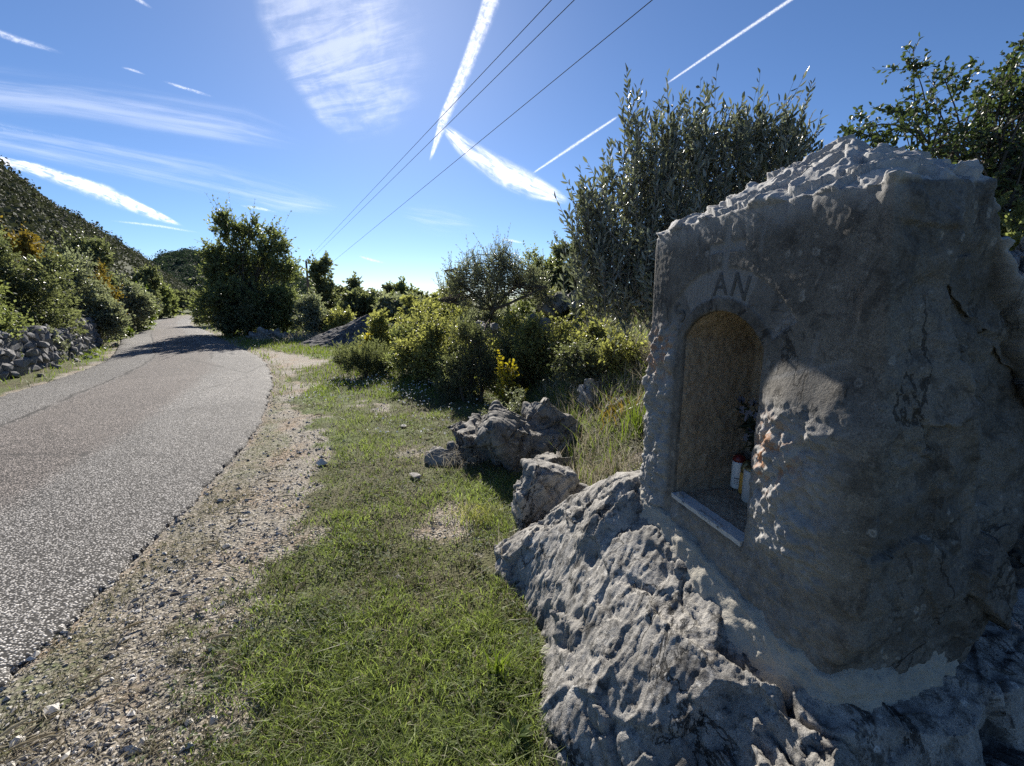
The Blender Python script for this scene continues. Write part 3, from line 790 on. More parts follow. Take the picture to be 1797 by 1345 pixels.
# stones fallen at the wall's foot
for i in range(14):
    s_ = rw.uniform(2.5, 12); (p_,), (d_,) = wall_at(np.array([s_])); off = rw.uniform(0.32, 0.62)
    x_, y_ = p_[0] + d_[1] * off, p_[1] - d_[0] * off
    o = bpy.data.objects.new('fallen_stone', STONES[rw.integers(12)]); C.objects.link(o)
    o.location = (x_, y_, float(ground_z(x_, y_)) + 0.03); o.rotation_euler = rw.normal(size=3) * 0.5
    k = rw.uniform(0.10, 0.22); o.scale = (k * 1.4, k, k * 0.7)
    tag(o, 'loose pale stone lying at the foot of the dry-stone wall', 'stone', 'loose stones below the wall')
# ------------------------------------------------------------------ karst rock
def karst(V, N, seed, amp=1.0, groove=(9, 9, 3), tilt=0.5, slab=0.0):
    P = V + seed * 3.7
    ca, sa = math.cos(tilt), math.sin(tilt)
    R = np.stack([P[:, 0] * ca - P[:, 2] * sa, P[:, 1], P[:, 0] * sa + P[:, 2] * ca], 1)
    wp = np.stack([perlin(P * 3.1), perlin(P * 3.1 + 7), perlin(P * 3.1 + 13)], 1) * 0.10
    g = np.asarray(groove, float)
    d = 0.055 * fbm(P * 2.1, 3)
    d += 0.085 * facets((R + wp * 0.25) * g * 0.34)
    d += 0.022 * facets((R + wp * 0.2) * g * 1.1)
    cr = np.abs(perlin((R + wp * 0.5) * (g * 0.55) + 3.3)); gate = sm(-0.15, 0.15, perlin(P * 1.9 + 8))
    d -= 0.060 * sm(0.075, 0.0, cr) * gate
    cr2 = np.abs(perlin((R + wp * 0.5) * (g * 1.4) + 7.1))
    d -= 0.010 * sm(0.10, 0.0, cr2) * sm(-0.1, 0.2, perlin(P * 3.1 + 1))
    pm = sm(0.05, 0.32, perlin(P * 2.3 + 3))
    d -= 0.070 * sm(0.36, 0.12, worley((P + wp * 0.6) * 6.5 + 5)) * pm
    d += 0.014 * (worley((R + wp * 0.5) * 17) ** 1.4 - 0.35) * pm
    d += 0.0042 * fbm((R + wp * 0.3) * (24, 24, 8), 5, 0.72)
    if slab: d += slab * facets((R + wp * 0.3) * (2.3, 2.3, 7.5))
    return d * amp
M_ROCK = limestone('karst_limestone', (0.38, 0.362, 0.332), (0.045, 0.043, 0.040), (0.60, 0.58, 0.545), 0.9, bump=1.4)
M_ROCK2 = limestone('weathered_limestone', (0.27, 0.255, 0.23), (0.04, 0.038, 0.035), (0.50, 0.48, 0.44), 0.85, bump=1.3)
def rock(name, label, lumps, seed, voxel=0.02, amp=1.0, tilt=0.5, cat='rock', group=None, groove=(9, 9, 3), mat=None, npt=16, slab=0.10):
    """lumps: (x, y, z, rx, ry, rz, yaw) blocky masses fused to one rock"""
    rng = np.random.default_rng(seed)
    hs = []
    for (x, y, z, a, b, c_, yaw) in lumps:
        p = unit(rng.normal(size=(npt, 3))); p = np.sign(p) * np.abs(p) ** 0.6 * rng.uniform(0.85, 1.1, (npt, 1))
        p = p * (a, b, c_); cy, sy = math.cos(yaw), math.sin(yaw)
        p = np.stack([p[:, 0] * cy - p[:, 1] * sy + x, p[:, 0] * sy + p[:, 1] * cy + y, p[:, 2] + z], 1)
        hs.append(hull_object([Vector(q) for q in p]))
    V, Fs = remesh(hs, voxel)
    N = unit(smooth_field(vnormals(V, Fs), Fs, 2))
    V = V + N * karst(V, N, seed, amp, groove, tilt, slab)[:, None]
    o = obj(name, make_mesh(name, V, Fs, [mat or M_ROCK], True))
    return tag(o, label, cat, group)

# the big ledge of rock that carries the shrine
O2 = np.array((0.674, 1.80)); TS = np.array((0.232, -0.973)); TN = np.array((0.973, 0.232))
def sn(x, y):
    rx, ry = x - O2[0], y - O2[1]
    return rx * TS[0] + ry * TS[1], rx * TN[0] + ry * TN[1]
def wp3(s, n, z):
    s, n, z = np.broadcast_arrays(np.asarray(s, float), np.asarray(n, float), np.asarray(z, float))
    return np.stack([O2[0] + s * TS[0] + n * TN[0], O2[1] + s * TS[1] + n * TN[1], z], -1)
def ledge_z(x, y):
    s, n = sn(x, y); q = -n
    zt = np.interp(s, [-1.0, -0.62, -0.42, -0.28, -0.12, 0.8, 1.4], [0.30, 0.56, 0.68, 0.72, 0.60, 0.44, 0.40])
    qe = 0.60 + 0.06 * np.sin(s * 5.0) + 0.08 * n2(x, y, 2.0)
    z = zt * (1 - np.clip(q / qe, 0, 1.3) ** 1.7)
    z = np.where(q < 0, zt + 0.02 * np.clip(-q, 0, 2), z)
    front = (1.16 - s + 0.10 * n2(x, y, 2.6, 4.0)) * 1.45 
    z = np.minimum(z, front)
    back = (s + 0.98) * 1.5 + 0.05
    z = np.minimum(z, back)
    return z
st_ = 0.0062
bx_, by_ = np.arange(-0.12, 1.95, st_), np.arange(0.42, 2.85, st_)
BX, BY = np.meshgrid(bx_, by_, indexing='ij')
BZ = np.maximum(ledge_z(BX, BY), -0.22)
Vb = np.stack([BX.ravel(), BY.ravel(), BZ.ravel()], 1)
Fb = grid_faces(len(bx_), len(by_))
keep = (Vb[Fb][:, :, 2].max(1) > -0.18) & ~((sn(Vb[Fb][:, :, 0].mean(1), Vb[Fb][:, :, 1].mean(1))[1] > 1.35))
Fb = Fb[keep]
Nb = unit(smooth_field(vnormals(Vb, [Fb]), [Fb], 8))
kb = karst(Vb, Nb, 2.0, 0.95, (10, 10, 4), -0.6)
sB, nB = sn(Vb[:, 0], Vb[:, 1])
kb += 0.004 * ridged(np.stack([sB * 26 + nB * 12, nB * 4 + Vb[:, 2] * 6, Vb[:, 2] * 2], 1), 3) * sm(0.45, 0.1, sB) - 0.012
calm = (1 - 0.6 * sm(-0.06, 0.02, nB) * sm(0.95, 0.8, sB)) * (0.36 + 0.74 * sm(0.28, 0.72, sB + 0.12 * perlin(Vb * 2.5)))
smooth_ = sm(0.7, 0.35, sB)
fine_ = 0.011 * (ridged(np.stack([sB * 24 + nB * 16, nB * 5 + Vb[:, 2] * 6, Vb[:, 2] * 2], 1), 3) - 0.5)
fine_ -= 0.016 * sm(0.30, 0.10, worley(Vb * (26, 26, 22) + 4)) * sm(0.05, 0.3, perlin(Vb * 6 + 2))
fine_ += 0.010 * facets(Vb * (7, 7, 5) + 3)
kb = kb + fine_ * smooth_ / np.maximum(calm, 0.3)
Vb = Vb + Nb * (kb * calm)[:, None]
ledge = obj('boulder', make_mesh('boulder', Vb, Fb, [M_ROCK], True))
tag(ledge, 'huge pitted grey limestone boulder carrying the shrine stone', 'boulder')

# ------------------------------------------------------------------ the shrine stone
SILL, SPRING, APEX, NW, ND = 0.742, 1.40, 1.51, 0.414, 0.33
hp = [(-0.225, 0.0, 0.63), (-0.235, 0.0, 1.2), (-0.24, 0.0, 1.80), (-0.20, 0.02, 1.835), (0.10, 0.0, 1.835), (0.50, 0.0, 1.83), (0.75, 0.0, 1.81), (0.77, 0.02, 1.2), (0.80, 0.04, 0.80), (0.72, 0.05, 0.47),
      (0.60, 0.0, 0.52), (0.0, 0.0, 0.60), (0.74, 0.60, 0.45), (0.78, 0.86, 0.65), (0.80, 0.98, 0.90), (0.76, 0.74, 1.35), (0.68, 0.44, 1.74), (0.655, 0.40, 1.845), (0.50, 0.38, 1.96), (0.298, 0.36, 2.045), (0.12, 0.36, 2.02),
      (-0.22, 0.40, 1.86), (-0.22, 0.55, 1.2), (-0.2, 0.5, 0.5), (0.2, 0.9, 0.9), (0.2, 0.7, 1.6), (0.5, 0.86, 1.4), (0.5, 0.7, 0.5)]
shell = hull_object([Vector(wp3(*p)) for p in hp])
# niche cutter: an arched prism
arc_c = APEX - (NW ** 2 / 4 + (APEX - SPRING) ** 2) / (2 * (APEX - SPRING)); arc_R = APEX - arc_c
a0 = math.asin(NW / 2 / arc_R)
prof = [(0.0, SILL), (NW, SILL)] + [(NW / 2 + arc_R * math.sin(a), arc_c + arc_R * math.cos(a)) for a in np.linspace(a0, -a0, 13)]
bm = bmesh.new()
fr = [bm.verts.new(wp3(s, -0.2, z)) for s, z in prof]
bk = [bm.verts.new(wp3(0.02 + s * 0.9, ND, z if z > SILL + 0.01 else z + 0.03)) for s, z in prof]
mid_ = [bm.verts.new(wp3(s, 0.0, z)) for s, z in prof]
k_ = len(prof)
for i in range(k_):
    j = (i + 1) % k_
    bm.faces.new((fr[i], fr[j], mid_[j], mid_[i])); bm.faces.new((mid_[i], mid_[j], bk[j], bk[i]))
bm.faces.new(fr[::-1]); bm.faces.new(bk)
bmesh.ops.recalc_face_normals(bm, faces=bm.faces)
cutm = bpy.data.meshes.new('cut'); bm.to_mesh(cutm); bm.free()
V, Fs = remesh([shell], 0.0052, cutm)
N0 = vnormals(V, Fs); N = unit(smooth_field(N0, Fs, 1))
s, n = sn(V[:, 0], V[:, 1]); z = V[:, 2]
inside = (n > 0.012) & (s > -0.02) & (s < NW + 0.02) & (z > SILL - 0.015) & (z < APEX + 0.02) & (n < ND + 0.02)
face = sm(0.05, 0.015, n) * (~inside)
P = V
nf = N[:, 0] * TN[0] + N[:, 1] * TN[1]
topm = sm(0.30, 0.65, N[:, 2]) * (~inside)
disp = np.zeros(len(V))
wpv = np.stack([perlin(P * 6), perlin(P * 6 + 5), perlin(P * 6 + 11)], 1) * 0.03
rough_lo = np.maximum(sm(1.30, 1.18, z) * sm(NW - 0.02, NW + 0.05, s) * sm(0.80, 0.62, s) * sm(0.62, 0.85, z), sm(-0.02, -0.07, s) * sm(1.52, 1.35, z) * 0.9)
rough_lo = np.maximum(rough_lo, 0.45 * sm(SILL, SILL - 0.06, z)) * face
lumpy = 1 - np.clip(worley((P + wpv * 1.3) * (33, 33, 29)) * 1.35, 0, 1)
disp += face * (0.0005 * fbm(P * 55, 3) + 0.004 * perlin(P * 4.0))
disp += rough_lo * (0.011 * (lumpy - 0.42) + 0.020 * fbm(P * 15, 5, 0.62))
zj = z + 0.035 * perlin(np.stack([s * 7, z * 2, n * 0], 1)) - 0.10 * (s - 0.5)
disp += face * 0.058 * sm(1.39, 1.20, zj) * sm(NW - 0.01, NW + 0.16, s) * sm(0.66, 0.95, z) * sm(0.98, 0.66, s + 0.08 * perlin(P * 6))
disp += face * 0.020 * sm(1.47, 1.25, z) * sm(0.0, -0.12, s)
disp += face * 0.010 * (ridged(np.stack([s * 17, n * 3, z * 3.2], 1), 2) - 0.5) * sm(SILL + 0.03, SILL - 0.03, z)
# the ragged upper edge, flaked back in scallops, and ledges on the roof
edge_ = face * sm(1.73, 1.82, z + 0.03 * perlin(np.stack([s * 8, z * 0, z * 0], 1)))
disp -= edge_ * 0.022 * np.clip(fbm(np.stack([s * 9, z * 4, n * 4], 1), 3) - 0.1, 0, 1)
lay = (z * 1.0 + 0.10 * n - 0.12 * s) * 13 + 1.3 * fbm(P * (5, 5, 5), 3)
fr_ = lay - np.floor(lay)
iT = np.where(topm > 0.01)[0]; PT = P[iT]
disp[iT] += topm[iT] * (0.028 * (sm(0.0, 0.12, fr_[iT]) * (1 - fr_[iT]) - 0.35) + 0.022 * facets(np.stack([s[iT] * 5 + z[iT] * 7, n[iT] * 3, z[iT] * 3], 1)) + 0.013 * fbm(PT * 7, 5, 0.6) + 0.008 * (worley(PT * (36, 36, 50)) - 0.5))
side = (1 - np.clip(face, 0, 1)) * (1 - topm) * (~inside)
nl_ = 0.20 + 0.05 * perlin(P * 3) + 0.34 * sm(1.45, 0.75, z)
iS = np.where(side > 0.01)[0]; PS = P[iS]
disp[iS] += side[iS] * (0.030 * fbm(PS * 3.2, 3) + 0.009 * fbm(PS * 11, 5, 0.6) + 0.0035 * (worley(PS * 30) ** 1.4 - 0.4) - 0.12 * sm(nl_[iS], nl_[iS] + 0.035, n[iS]) * sm(0.50, 0.66, s[iS]) * sm(1.80, 1.55, z[iS]) + 0.035 * facets(PS * (2.8, 2.8, 2.2)))
disp -= side * 0.012 * sm(0.05, 0.0, np.abs(fbm(P * 3.7 + 2, 4))) * sm(0.0, 0.3, perlin(P * 2.1))
iN = np.where(inside)[0]; disp[iN] += 0.004 * fbm(P[iN] * 40, 4, 0.65) + 0.006 * fbm(P[iN] * 9, 2)
# lettering band and cross: pecked 4 mm into the face
ca_ = np.arctan2(s - NW / 2, z - arc_c); cr_ = np.hypot(s - NW / 2, z - arc_c)
ragged = 0.004 * perlin(P * 60)
rin, rout = arc_R + 0.045, arc_R + 0.145
band = sm(rin - 0.004, rin + 0.004, cr_ + ragged) * sm(rout + 0.004, rout - 0.004, cr_ + ragged) * sm(0.97, 0.93, np.abs(ca_)) * sm(1.2, 1.4, z)
cx_ = NW / 2 + 0.004
cross = np.maximum(sm(0.019, 0.013, np.abs(s - cx_ - 0.06 * (z - 1.72) + ragged)) * sm(1.64, 1.65, z) * sm(1.815, 1.79, z), sm(0.019, 0.012, np.abs(z - 1.722 + ragged)) * sm(0.092, 0.084, np.abs(s - cx_)))
chis = np.clip(np.maximum(band * np.where(ca_ > 0.42, 0.30 + 0.7 * sm(0.80, 0.9, ca_), np.where(ca_ < -0.62, 0.45, 1.0)), cross * 1.0), 0, 1) * sm(0.06, 0.03, n) * (~inside)
for (a_, b_, w_) in (((0.38, 1.80), (0.365, 1.70), 0.011), ((0.13, 1.70), (0.14, 1.655), 0.006), ((0.60, 1.46), (0.585, 1.36), 0.010), ((0.45, 1.31), (0.70, 1.40), 0.008), ((0.06, 1.74), (0.05, 1.71), 0.006)):
    a_, b_ = np.array(a_), np.array(b_); ab = b_ - a_
    tt = np.clip(((s - a_[0]) * ab[0] + (z - a_[1]) * ab[1]) / (ab @ ab), 0, 1)
    dd_ = np.hypot(s - a_[0] - ab[0] * tt, z - a_[1] - ab[1] * tt)
    chis = np.maximum(chis, 0.55 * sm(w_, w_ * 0.5, dd_ + ragged) * face)
disp -= 0.0042 * np.maximum(band, cross) * face * sm(0.05, 0.3, chis)
rust = np.clip(rough_lo * np.maximum(sm(0.16, 0.03, np.hypot((s - 0.50) * 0.8, z - 1.10)), 0.9 * sm(-0.03, -0.10, s) * sm(1.15, 1.3, z) * sm(1.5, 1.4, z)), 0, 1)
sun_pale = np.clip(np.maximum(topm, np.maximum(0.75 * rough_lo, 0.6 * edge_)), 0, 1)  # sunlight painted as paler stone: roof, rough patches and upper edge
V = V + N * disp[:, None]
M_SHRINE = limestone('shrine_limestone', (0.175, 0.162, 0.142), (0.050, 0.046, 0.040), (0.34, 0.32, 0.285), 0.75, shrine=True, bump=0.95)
t = NT('niche_stone'); c = t.coord()
nz = t.noise(c, 22, 7, 0.65); ck = t.noise(t.mapping(c, (1, 1, 1)), 120, 4, 0.75, 1.4)
colr = t.mix(nz, (0.26, 0.20, 0.14), (0.50, 0.405, 0.30))
colr = t.mix(t.ss(0.52, 0.66, ck), colr, (0.56, 0.48, 0.36))
colr = t.mix(t.math('MULTIPLY', t.ss(0.48, 0.30, t.noise(c, 9, 4, 0.6)), 0.5), colr, (0.19, 0.14, 0.10))
M_NICHE = t.done(t.bsdf(colr, 0.9, 0.15, t.bump(ck, 0.9, 0.008)))
shrine = empty('shrine_stone', tuple(wp3(0.3, 0.3, 0.5)), 'hewn grey standing stone with an arched niche, cross and lettering', 'shrine')
so = Vector(wp3(0.3, 0.3, 0.5))
fin, fout = [], []
for F in Fs:
    m = inside[F].sum(1) >= F.shape[1] - 1
    fin.append(F[m]); fout.append(F[~m])
def sub(name, Fl, mat, attrs=None):
    idx = np.unique(np.concatenate([f.ravel() for f in Fl])); mp = np.full(len(V), -1); mp[idx] = np.arange(len(idx))
    me = make_mesh(name, V[idx] - np.array(so), [mp[f] for f in Fl if len(f)], [mat], True, {k: a[idx] for k, a in (attrs or {}).items()})
    return me
obj('block', sub('block', fout, M_SHRINE, {'rust': rust, 'chisel': chis, 'sun_pale': sun_pale}), shrine)
nch = obj('niche', sub('niche', fin, M_NICHE), shrine)
nch['label'] = 'ochre arched niche hollowed into the stone'

# letters left standing dark in the pecked band
rot = Matrix(((TS[0], -TN[0] * 0, -TN[0], 0), (TS[1], 0, -TN[1], 0), (0, 1, 0, 0), (0, 0, 0, 1)))
M_LETTER = limestone('letter_limestone', (0.14, 0.138, 0.132), (0.05, 0.05, 0.05), (0.2, 0.2, 0.19), 0.5)
for ch, ang in (('S', -0.80), ('A', -0.04), ('N', 0.25)):
    cu = bpy.data.curves.new('letter', 'FONT'); cu.body = ch; cu.size = 0.112; cu.align_x = 'CENTER'; cu.extrude = 0.0024; cu.offset = 0.0008
    to = bpy.data.objects.new('letter_tmp', cu); C.objects.link(to)
    me = bpy.data.meshes.new_from_object(to.evaluated_get(bpy.context.evaluated_depsgraph_get()))
    bpy.data.objects.remove(to)
    me.materials.clear(); me.materials.append(M_LETTER)
    r_ = rin + 0.008
    sx, zz = NW / 2 + r_ * math.sin(ang), arc_c + r_ * math.cos(ang)
    Mx = Matrix.Rotation(-ang, 4, 'Z')
    me.transform(Mx)
    me.transform(rot)
    me.transform(Matrix.Translation(Vector(wp3(sx, 0.0035, zz)) - so))
    lo_ = obj('letter', me, shrine)
    lo_['label'] = 'carved letter ' + ch

# sill ledge, a bright dressed edge at the niche's foot
bm = bmesh.new()
pr = [(-0.006, -0.012), (-0.008, 0.006), (0.045, 0.009), (0.045, -0.012)]
ring = []
for s_ in np.linspace(0.004, NW - 0.006, 24):
    ring.append([bm.verts.new(Vector(wp3(s_, a_ + 0.0012 * math.sin(s_ * 90), SILL + 0.004 + b_)) - so) for a_, b_ in pr])
for r0, r1 in zip(ring[:-1], ring[1:]):
    for i in range(4): bm.faces.new((r0[i], r0[(i + 1) % 4], r1[(i + 1) % 4], r1[i]))
bm.faces.new(ring[0]); bm.faces.new(ring[-1][::-1])
bmesh.ops.recalc_face_normals(bm, faces=bm.faces)
me = bpy.data.meshes.new('sill'); bm.to_mesh(me); bm.free(); me.materials.append(plain('dressed_sill', (0.46, 0.455, 0.44), 0.85, 0.2, 60, 0.3, 0.3))
obj('sill', me, shrine)

# mortar bed smeared round the stone's foot
path = [(-0.27, 0.30), (-0.265, 0.06), (-0.20, -0.015), (0.0, -0.02), (0.25, -0.02), (0.5, -0.01), (0.68, 0.01), (0.755, 0.10), (0.765, 0.25), (0.755, 0.42), (0.70, 0.56)]
path = spline(np.array(path), 220)
zb_ = np.interp(path[:, 0], [-0.27, 0.0, 0.72, 0.80], [0.665, 0.615, 0.49, 0.48])
tn_ = np.gradient(path, axis=0); tn_ /= np.linalg.norm(tn_, axis=1)[:, None]
outw = np.stack([tn_[:, 1], -tn_[:, 0]], 1)
secs = [(-0.05, 0.05), (0.0, 0.025), (0.012, 0.0), (0.024, -0.035), (0.036, -0.07), (0.052, -0.11), (0.07, -0.17), (0.07, -0.28)]
fr2 = sm(0.45, 0.72, path[:, 0]) 
Vm = []
qs = np.linspace(0, 1, 40)
so_, zo_ = np.interp(qs, np.linspace(0, 1, len(secs)), [a for a, b in secs]), np.interp(qs, np.linspace(0, 1, len(secs)), [b for a, b in secs])
for a_, b_ in zip(so_, zo_):
    k = a_ * (1 - 0.55 * fr2)
    p = path + outw * k[:, None]
    Vm.append(wp3(p[:, 0], p[:, 1], zb_ + b_))
Vm = np.stack(Vm, 1).reshape(-1, 3)
Fm = grid_faces(220, 40)
Nm = vnormals(Vm, [Fm])
Vm[:, 2] += 0.018 * fbm(Vm * (6, 6, 1), 3)
Vm = Vm + Nm * (0.012 * fbm(Vm * 8, 4, 0.6) + 0.008 * fbm(Vm * 35, 3))[:, None]
t = NT('mortar'); c = t.coord()
colr = t.mix(t.noise(c, 14, 6, 0.65), (0.25, 0.23, 0.19), (0.46, 0.43, 0.365))
colr = t.mix(t.math('MULTIPLY', t.ss(0.28, 0.12, t.voro(c, 120)), 0.7), colr, (0.16, 0.14, 0.12))
M_MORTAR = t.done(t.bsdf(colr, 0.92, 0.15, t.bump(t.noise(c, 130, 5, 0.7), 0.8, 0.006)))
mo = obj('mortar_bed', make_mesh('mortar_bed', Vm - np.array(so), Fm[:, ::-1], [M_MORTAR], True), shrine)

# ------------------------------------------------------------------ things in the niche
def lathe(prof, seg=28):
    prof = np.asarray(prof, float); a = np.arange(seg) / seg * 2 * np.pi
    V = np.stack([prof[:, None, 0] * np.cos(a), prof[:, None, 0] * np.sin(a), np.broadcast_to(prof[:, None, 1], (len(prof), seg))], -1).reshape(-1, 3)
    i, j = np.meshgrid(np.arange(len(prof) - 1), np.arange(seg), indexing='ij')
    F = np.stack([i * seg + j, i * seg + (j + 1) % seg, (i + 1) * seg + (j + 1) % seg, (i + 1) * seg + j], -1).reshape(-1, 4)
    return V, F
M_WHITEP = plain('white_plastic', (0.78, 0.77, 0.74), 0.35, 0.5, 40, 0.04)
M_RED = plain('dark_red_lid', (0.16, 0.02, 0.02), 0.35, 0.5)
M_AMBER = plain('amber_wax', (0.62, 0.33, 0.07), 0.35, 0.5, 30, 0.15, Subsurface_Weight=0.2)
M_PALE = plain('pale_candle_glass', (0.50, 0.49, 0.46), 0.3, 0.5, 25, 0.12)
M_GOLD = plain('dull_gold_lid', (0.30, 0.24, 0.12), 0.4, 0.5, metal=0.8)
M_INK = plain('grey_print', (0.20, 0.20, 0.21), 0.6, 0.3)
def floor_z(n_): return SILL + 0.03 * min(1, max(0, n_ / ND)) + 0.003
def candle(name, label, s_, n_, r, h, body_m, lid_m, lid_h, extra=None):
    p = wp3(s_, n_, floor_z(n_))
    e = empty(name, tuple(p), label, 'candle', 'grave candles in the niche')
    V_, F_ = lathe([(0, 0), (r * 0.93, 0), (r, 0.006), (r, h - 0.006), (r * 0.95, h), (0, h)])
    obj('body', make_mesh('body', V_, F_, [body_m], True), e)
    V_, F_ = lathe([(r * 0.9, h + 0.001), (r * 0.97, h + 0.003), (r * 0.97, h + lid_h * 0.4), (r * 0.7, h + lid_h * 0.8), (r * 0.25, h + lid_h), (0, h + lid_h)])
    obj('lid', make_mesh('lid', V_, F_, [lid_m], True), e)
    return e
c1 = candle('votive_candle', 'white votive candle with a dark red lid, leftmost in the niche', 0.053, 0.27, 0.027, 0.115, M_WHITEP, M_RED, 0.03)
# a small printed label on the white candle, a curved strip of short grey dashes
vs, fs = [], []
to_cam = math.atan2(-c1.location.y, -c1.location.x)
for row, (zz, n_d) in enumerate(((0.044, 1), (0.036, 3), (0.029, 2), (0.022, 3))):
    for d_ in range(n_d):
        a0_ = to_cam - 0.55 + d_ * 0.36; a1_ = a0_ + (0.26 if row else 0.7)
        b_ = len(vs)
        for a_ in np.linspace(a0_, a1_, 4):
            for zq in (zz, zz + (0.006 if row == 0 else 0.0025)): vs.append((0.0273 * math.cos(a_), 0.0273 * math.sin(a_), zq))
        for q_ in range(3): fs.append((b_ + 2 * q_, b_ + 2 * q_ + 2, b_ + 2 * q_ + 3, b_ + 2 * q_ + 1))
obj('printed_label', make_mesh('printed_label', np.array(vs), np.array(fs), [M_INK]), c1)
candle('votive_candle', 'amber votive candle with a gold lid, between the white and the pale one', 0.110, 0.262, 0.026, 0.088, M_AMBER, M_GOLD, 0.05)
candle('votive_candle', 'stout pale grey candle nearest the right side of the niche', 0.178, 0.235, 0.038, 0.128, M_PALE, M_GOLD, 0.018)
# vase with flowers
p = wp3(0.16, 0.295, floor_z(0.295)); rng = np.random.default_rng(5)
e = empty('flower_vase', tuple(p), 'dark vase of small pale artificial flowers at the back of the niche', 'vase')
V_, F_ = lathe([(0, 0), (0.026, 0), (0.032, 0.03), (0.03, 0.09), (0.018, 0.15), (0.022, 0.18), (0.019, 0.18), (0.015, 0.15), (0, 0.14)])
obj('vase', make_mesh('vase', V_, F_, [plain('dark_vase', (0.025, 0.024, 0.03), 0.35, 0.5)], True), e)
nf_ = 24
tips = np.stack([rng.normal(size=nf_) * 0.05 - 0.035 * TN[0] + 0.0, rng.normal(size=nf_) * 0.05 - 0.035 * TN[1], rng.uniform(0.24, 0.40, nf_)], 1)
s0 = np.tile(np.array([[0, 0, 0.15]]), (nf_, 1)); mid = (s0 + tips) / 2 + np.array((0, 0, 0.03))
V_, F_ = tube_mesh(bez(s0, mid, tips, 6), np.full((nf_, 6), 0.0013), 4)
M_STEMD = plain('dark_stem', (0.02, 0.03, 0.016), 0.6, 0.3)
obj('stems', make_mesh('stems', V_, F_, [M_STEMD], True), e)
M_PETAL = plain('pale_petal', (0.15, 0.145, 0.165), 0.7, 0.2)
nr_ = 190
lb = s0[rng.integers(0, nf_, nr_)] + (tips[rng.integers(0, nf_, nr_)] - np.array((0, 0, 0.15))) * rng.uniform(0.3, 1.0, (nr_, 1))
ld = unit(rng.normal(size=(nr_, 3))); nn_ = unit(np.cross(ld, rng.normal(size=(nr_, 3))))
V_, F_, kv = leaves(lb, ld, nn_, np.full(nr_, 0.045), np.full(nr_, 0.016), True)
obj('leaves', make_mesh('leaves', V_, F_, [M_STEMD]), e)
for i in range(nf_):
    k = 7; ax_ = unit(np.array([-0.6, -0.6, 0.35]) + rng.normal(size=3) * 0.5)
    a_ = np.arange(k) / k * 2 * np.pi; u_ = unit(np.cross(ax_, (0.1, 0.3, 1))); v_ = np.cross(ax_, u_)
    pd = unit(u_ * np.cos(a_)[:, None] + v_ * np.sin(a_)[:, None] + ax_ * 0.25)
    V_, F_, kv = leaves(np.tile(tips[i], (k, 1)), pd, np.tile(ax_, (k, 1)), np.full(k, 0.019), np.full(k, 0.011), True)
    obj('flower', make_mesh('flower', V_, F_, [M_PETAL]), e)

# ------------------------------------------------------------------ other rocks
rock('rock', 'long jagged grey limestone outcrop at the edge of the turf', [(-0.25, 4.60, 0.06, 0.55, 0.42, 0.32, 0.5), (0.12, 4.40, 0.14, 0.50, 0.50, 0.36, 0.2), (0.50, 4.62, 0.20, 0.46, 0.40, 0.38, -0.2), (0.24, 3.85, 0.03, 0.34, 0.42, 0.33, 0.5), (-0.52, 4.30, 0.0, 0.30, 0.20, 0.12, 0.5), (0.0, 4.05, 0.0, 0.35, 0.35, 0.22, 0.3)], 21, 0.012, 0.75, 0.9, slab=0.085, mat=M_ROCK2, npt=11)
rock('rock', 'rough knobbly rock between the outcrop and the big boulder', [(0.22, 2.95, 0.16, 0.22, 0.26, 0.34, 0.2), (0.12, 2.86, -0.02, 0.24, 0.28, 0.26, 0.6), (0.36, 3.0, 0.05, 0.22, 0.25, 0.26, 0.1)], 22, 0.010, 0.55, 0.7, slab=0.07, npt=11)
rock('rock', 'flat-topped square rock on the bank behind the outcrop', [(0.92, 5.15, 0.42, 0.20, 0.22, 0.22, 0.1)], 23, 0.014, 0.35, 0.2, group='rocks on the bank')
rock('rock', 'dark jagged rock on the bank just left of the shrine stone', [(1.22, 4.75, 0.50, 0.24, 0.22, 0.2, 0.5), (1.50, 4.85, 0.50, 0.26, 0.22, 0.18, 0.1), (1.05, 4.55, 0.40, 0.14, 0.16, 0.18, 0.5)], 24, 0.016, 0.8, 0.7, group='rocks on the bank', mat=M_ROCK2)
rock('rock', 'tall grey rock half hidden behind the right side of the shrine', [(2.75, 2.40, 1.15, 0.50, 0.45, 0.85, 0.2), (2.9, 2.3, 0.6, 0.55, 0.5, 0.6, 0.2)], 25, 0.02, 1.0, 0.5)
rock('rock', 'small dark rock under the scrub by the crooked tree', [(0.4, 8.3, 0.95, 0.30, 0.3, 0.24, 0.3)], 26, 0.03, 0.9, 0.6, group='rocks in the scrub', mat=M_ROCK2)
rock('rock', 'dark rock heap beneath the left side of the olive bush', [(1.05, 9.0, 1.50, 0.38, 0.3, 0.24, 0.3), (0.75, 9.1, 1.42, 0.26, 0.3, 0.2, 0.1)], 27, 0.03, 0.9, 0.6, group='rocks in the scrub', mat=M_ROCK2)
rock('rock', 'pale weathered rock in the yellow-green brambles', [(-0.55, 10.0, 0.75, 0.35, 0.3, 0.30, 0.2)], 28, 0.03, 0.9, 0.6, group='rocks in the scrub')
rock('rock', 'low heap of pale rock below the roadside tree', [(-9.7, 18.0, 0.08, 0.32, 0.3, 0.28, 0.2), (-9.2, 18.2, 0.05, 0.38, 0.3, 0.22, 0.1), (-10.1, 18.2, 0.02, 0.3, 0.3, 0.2, 0.7)], 29, 0.03, 1.6, 0.6)
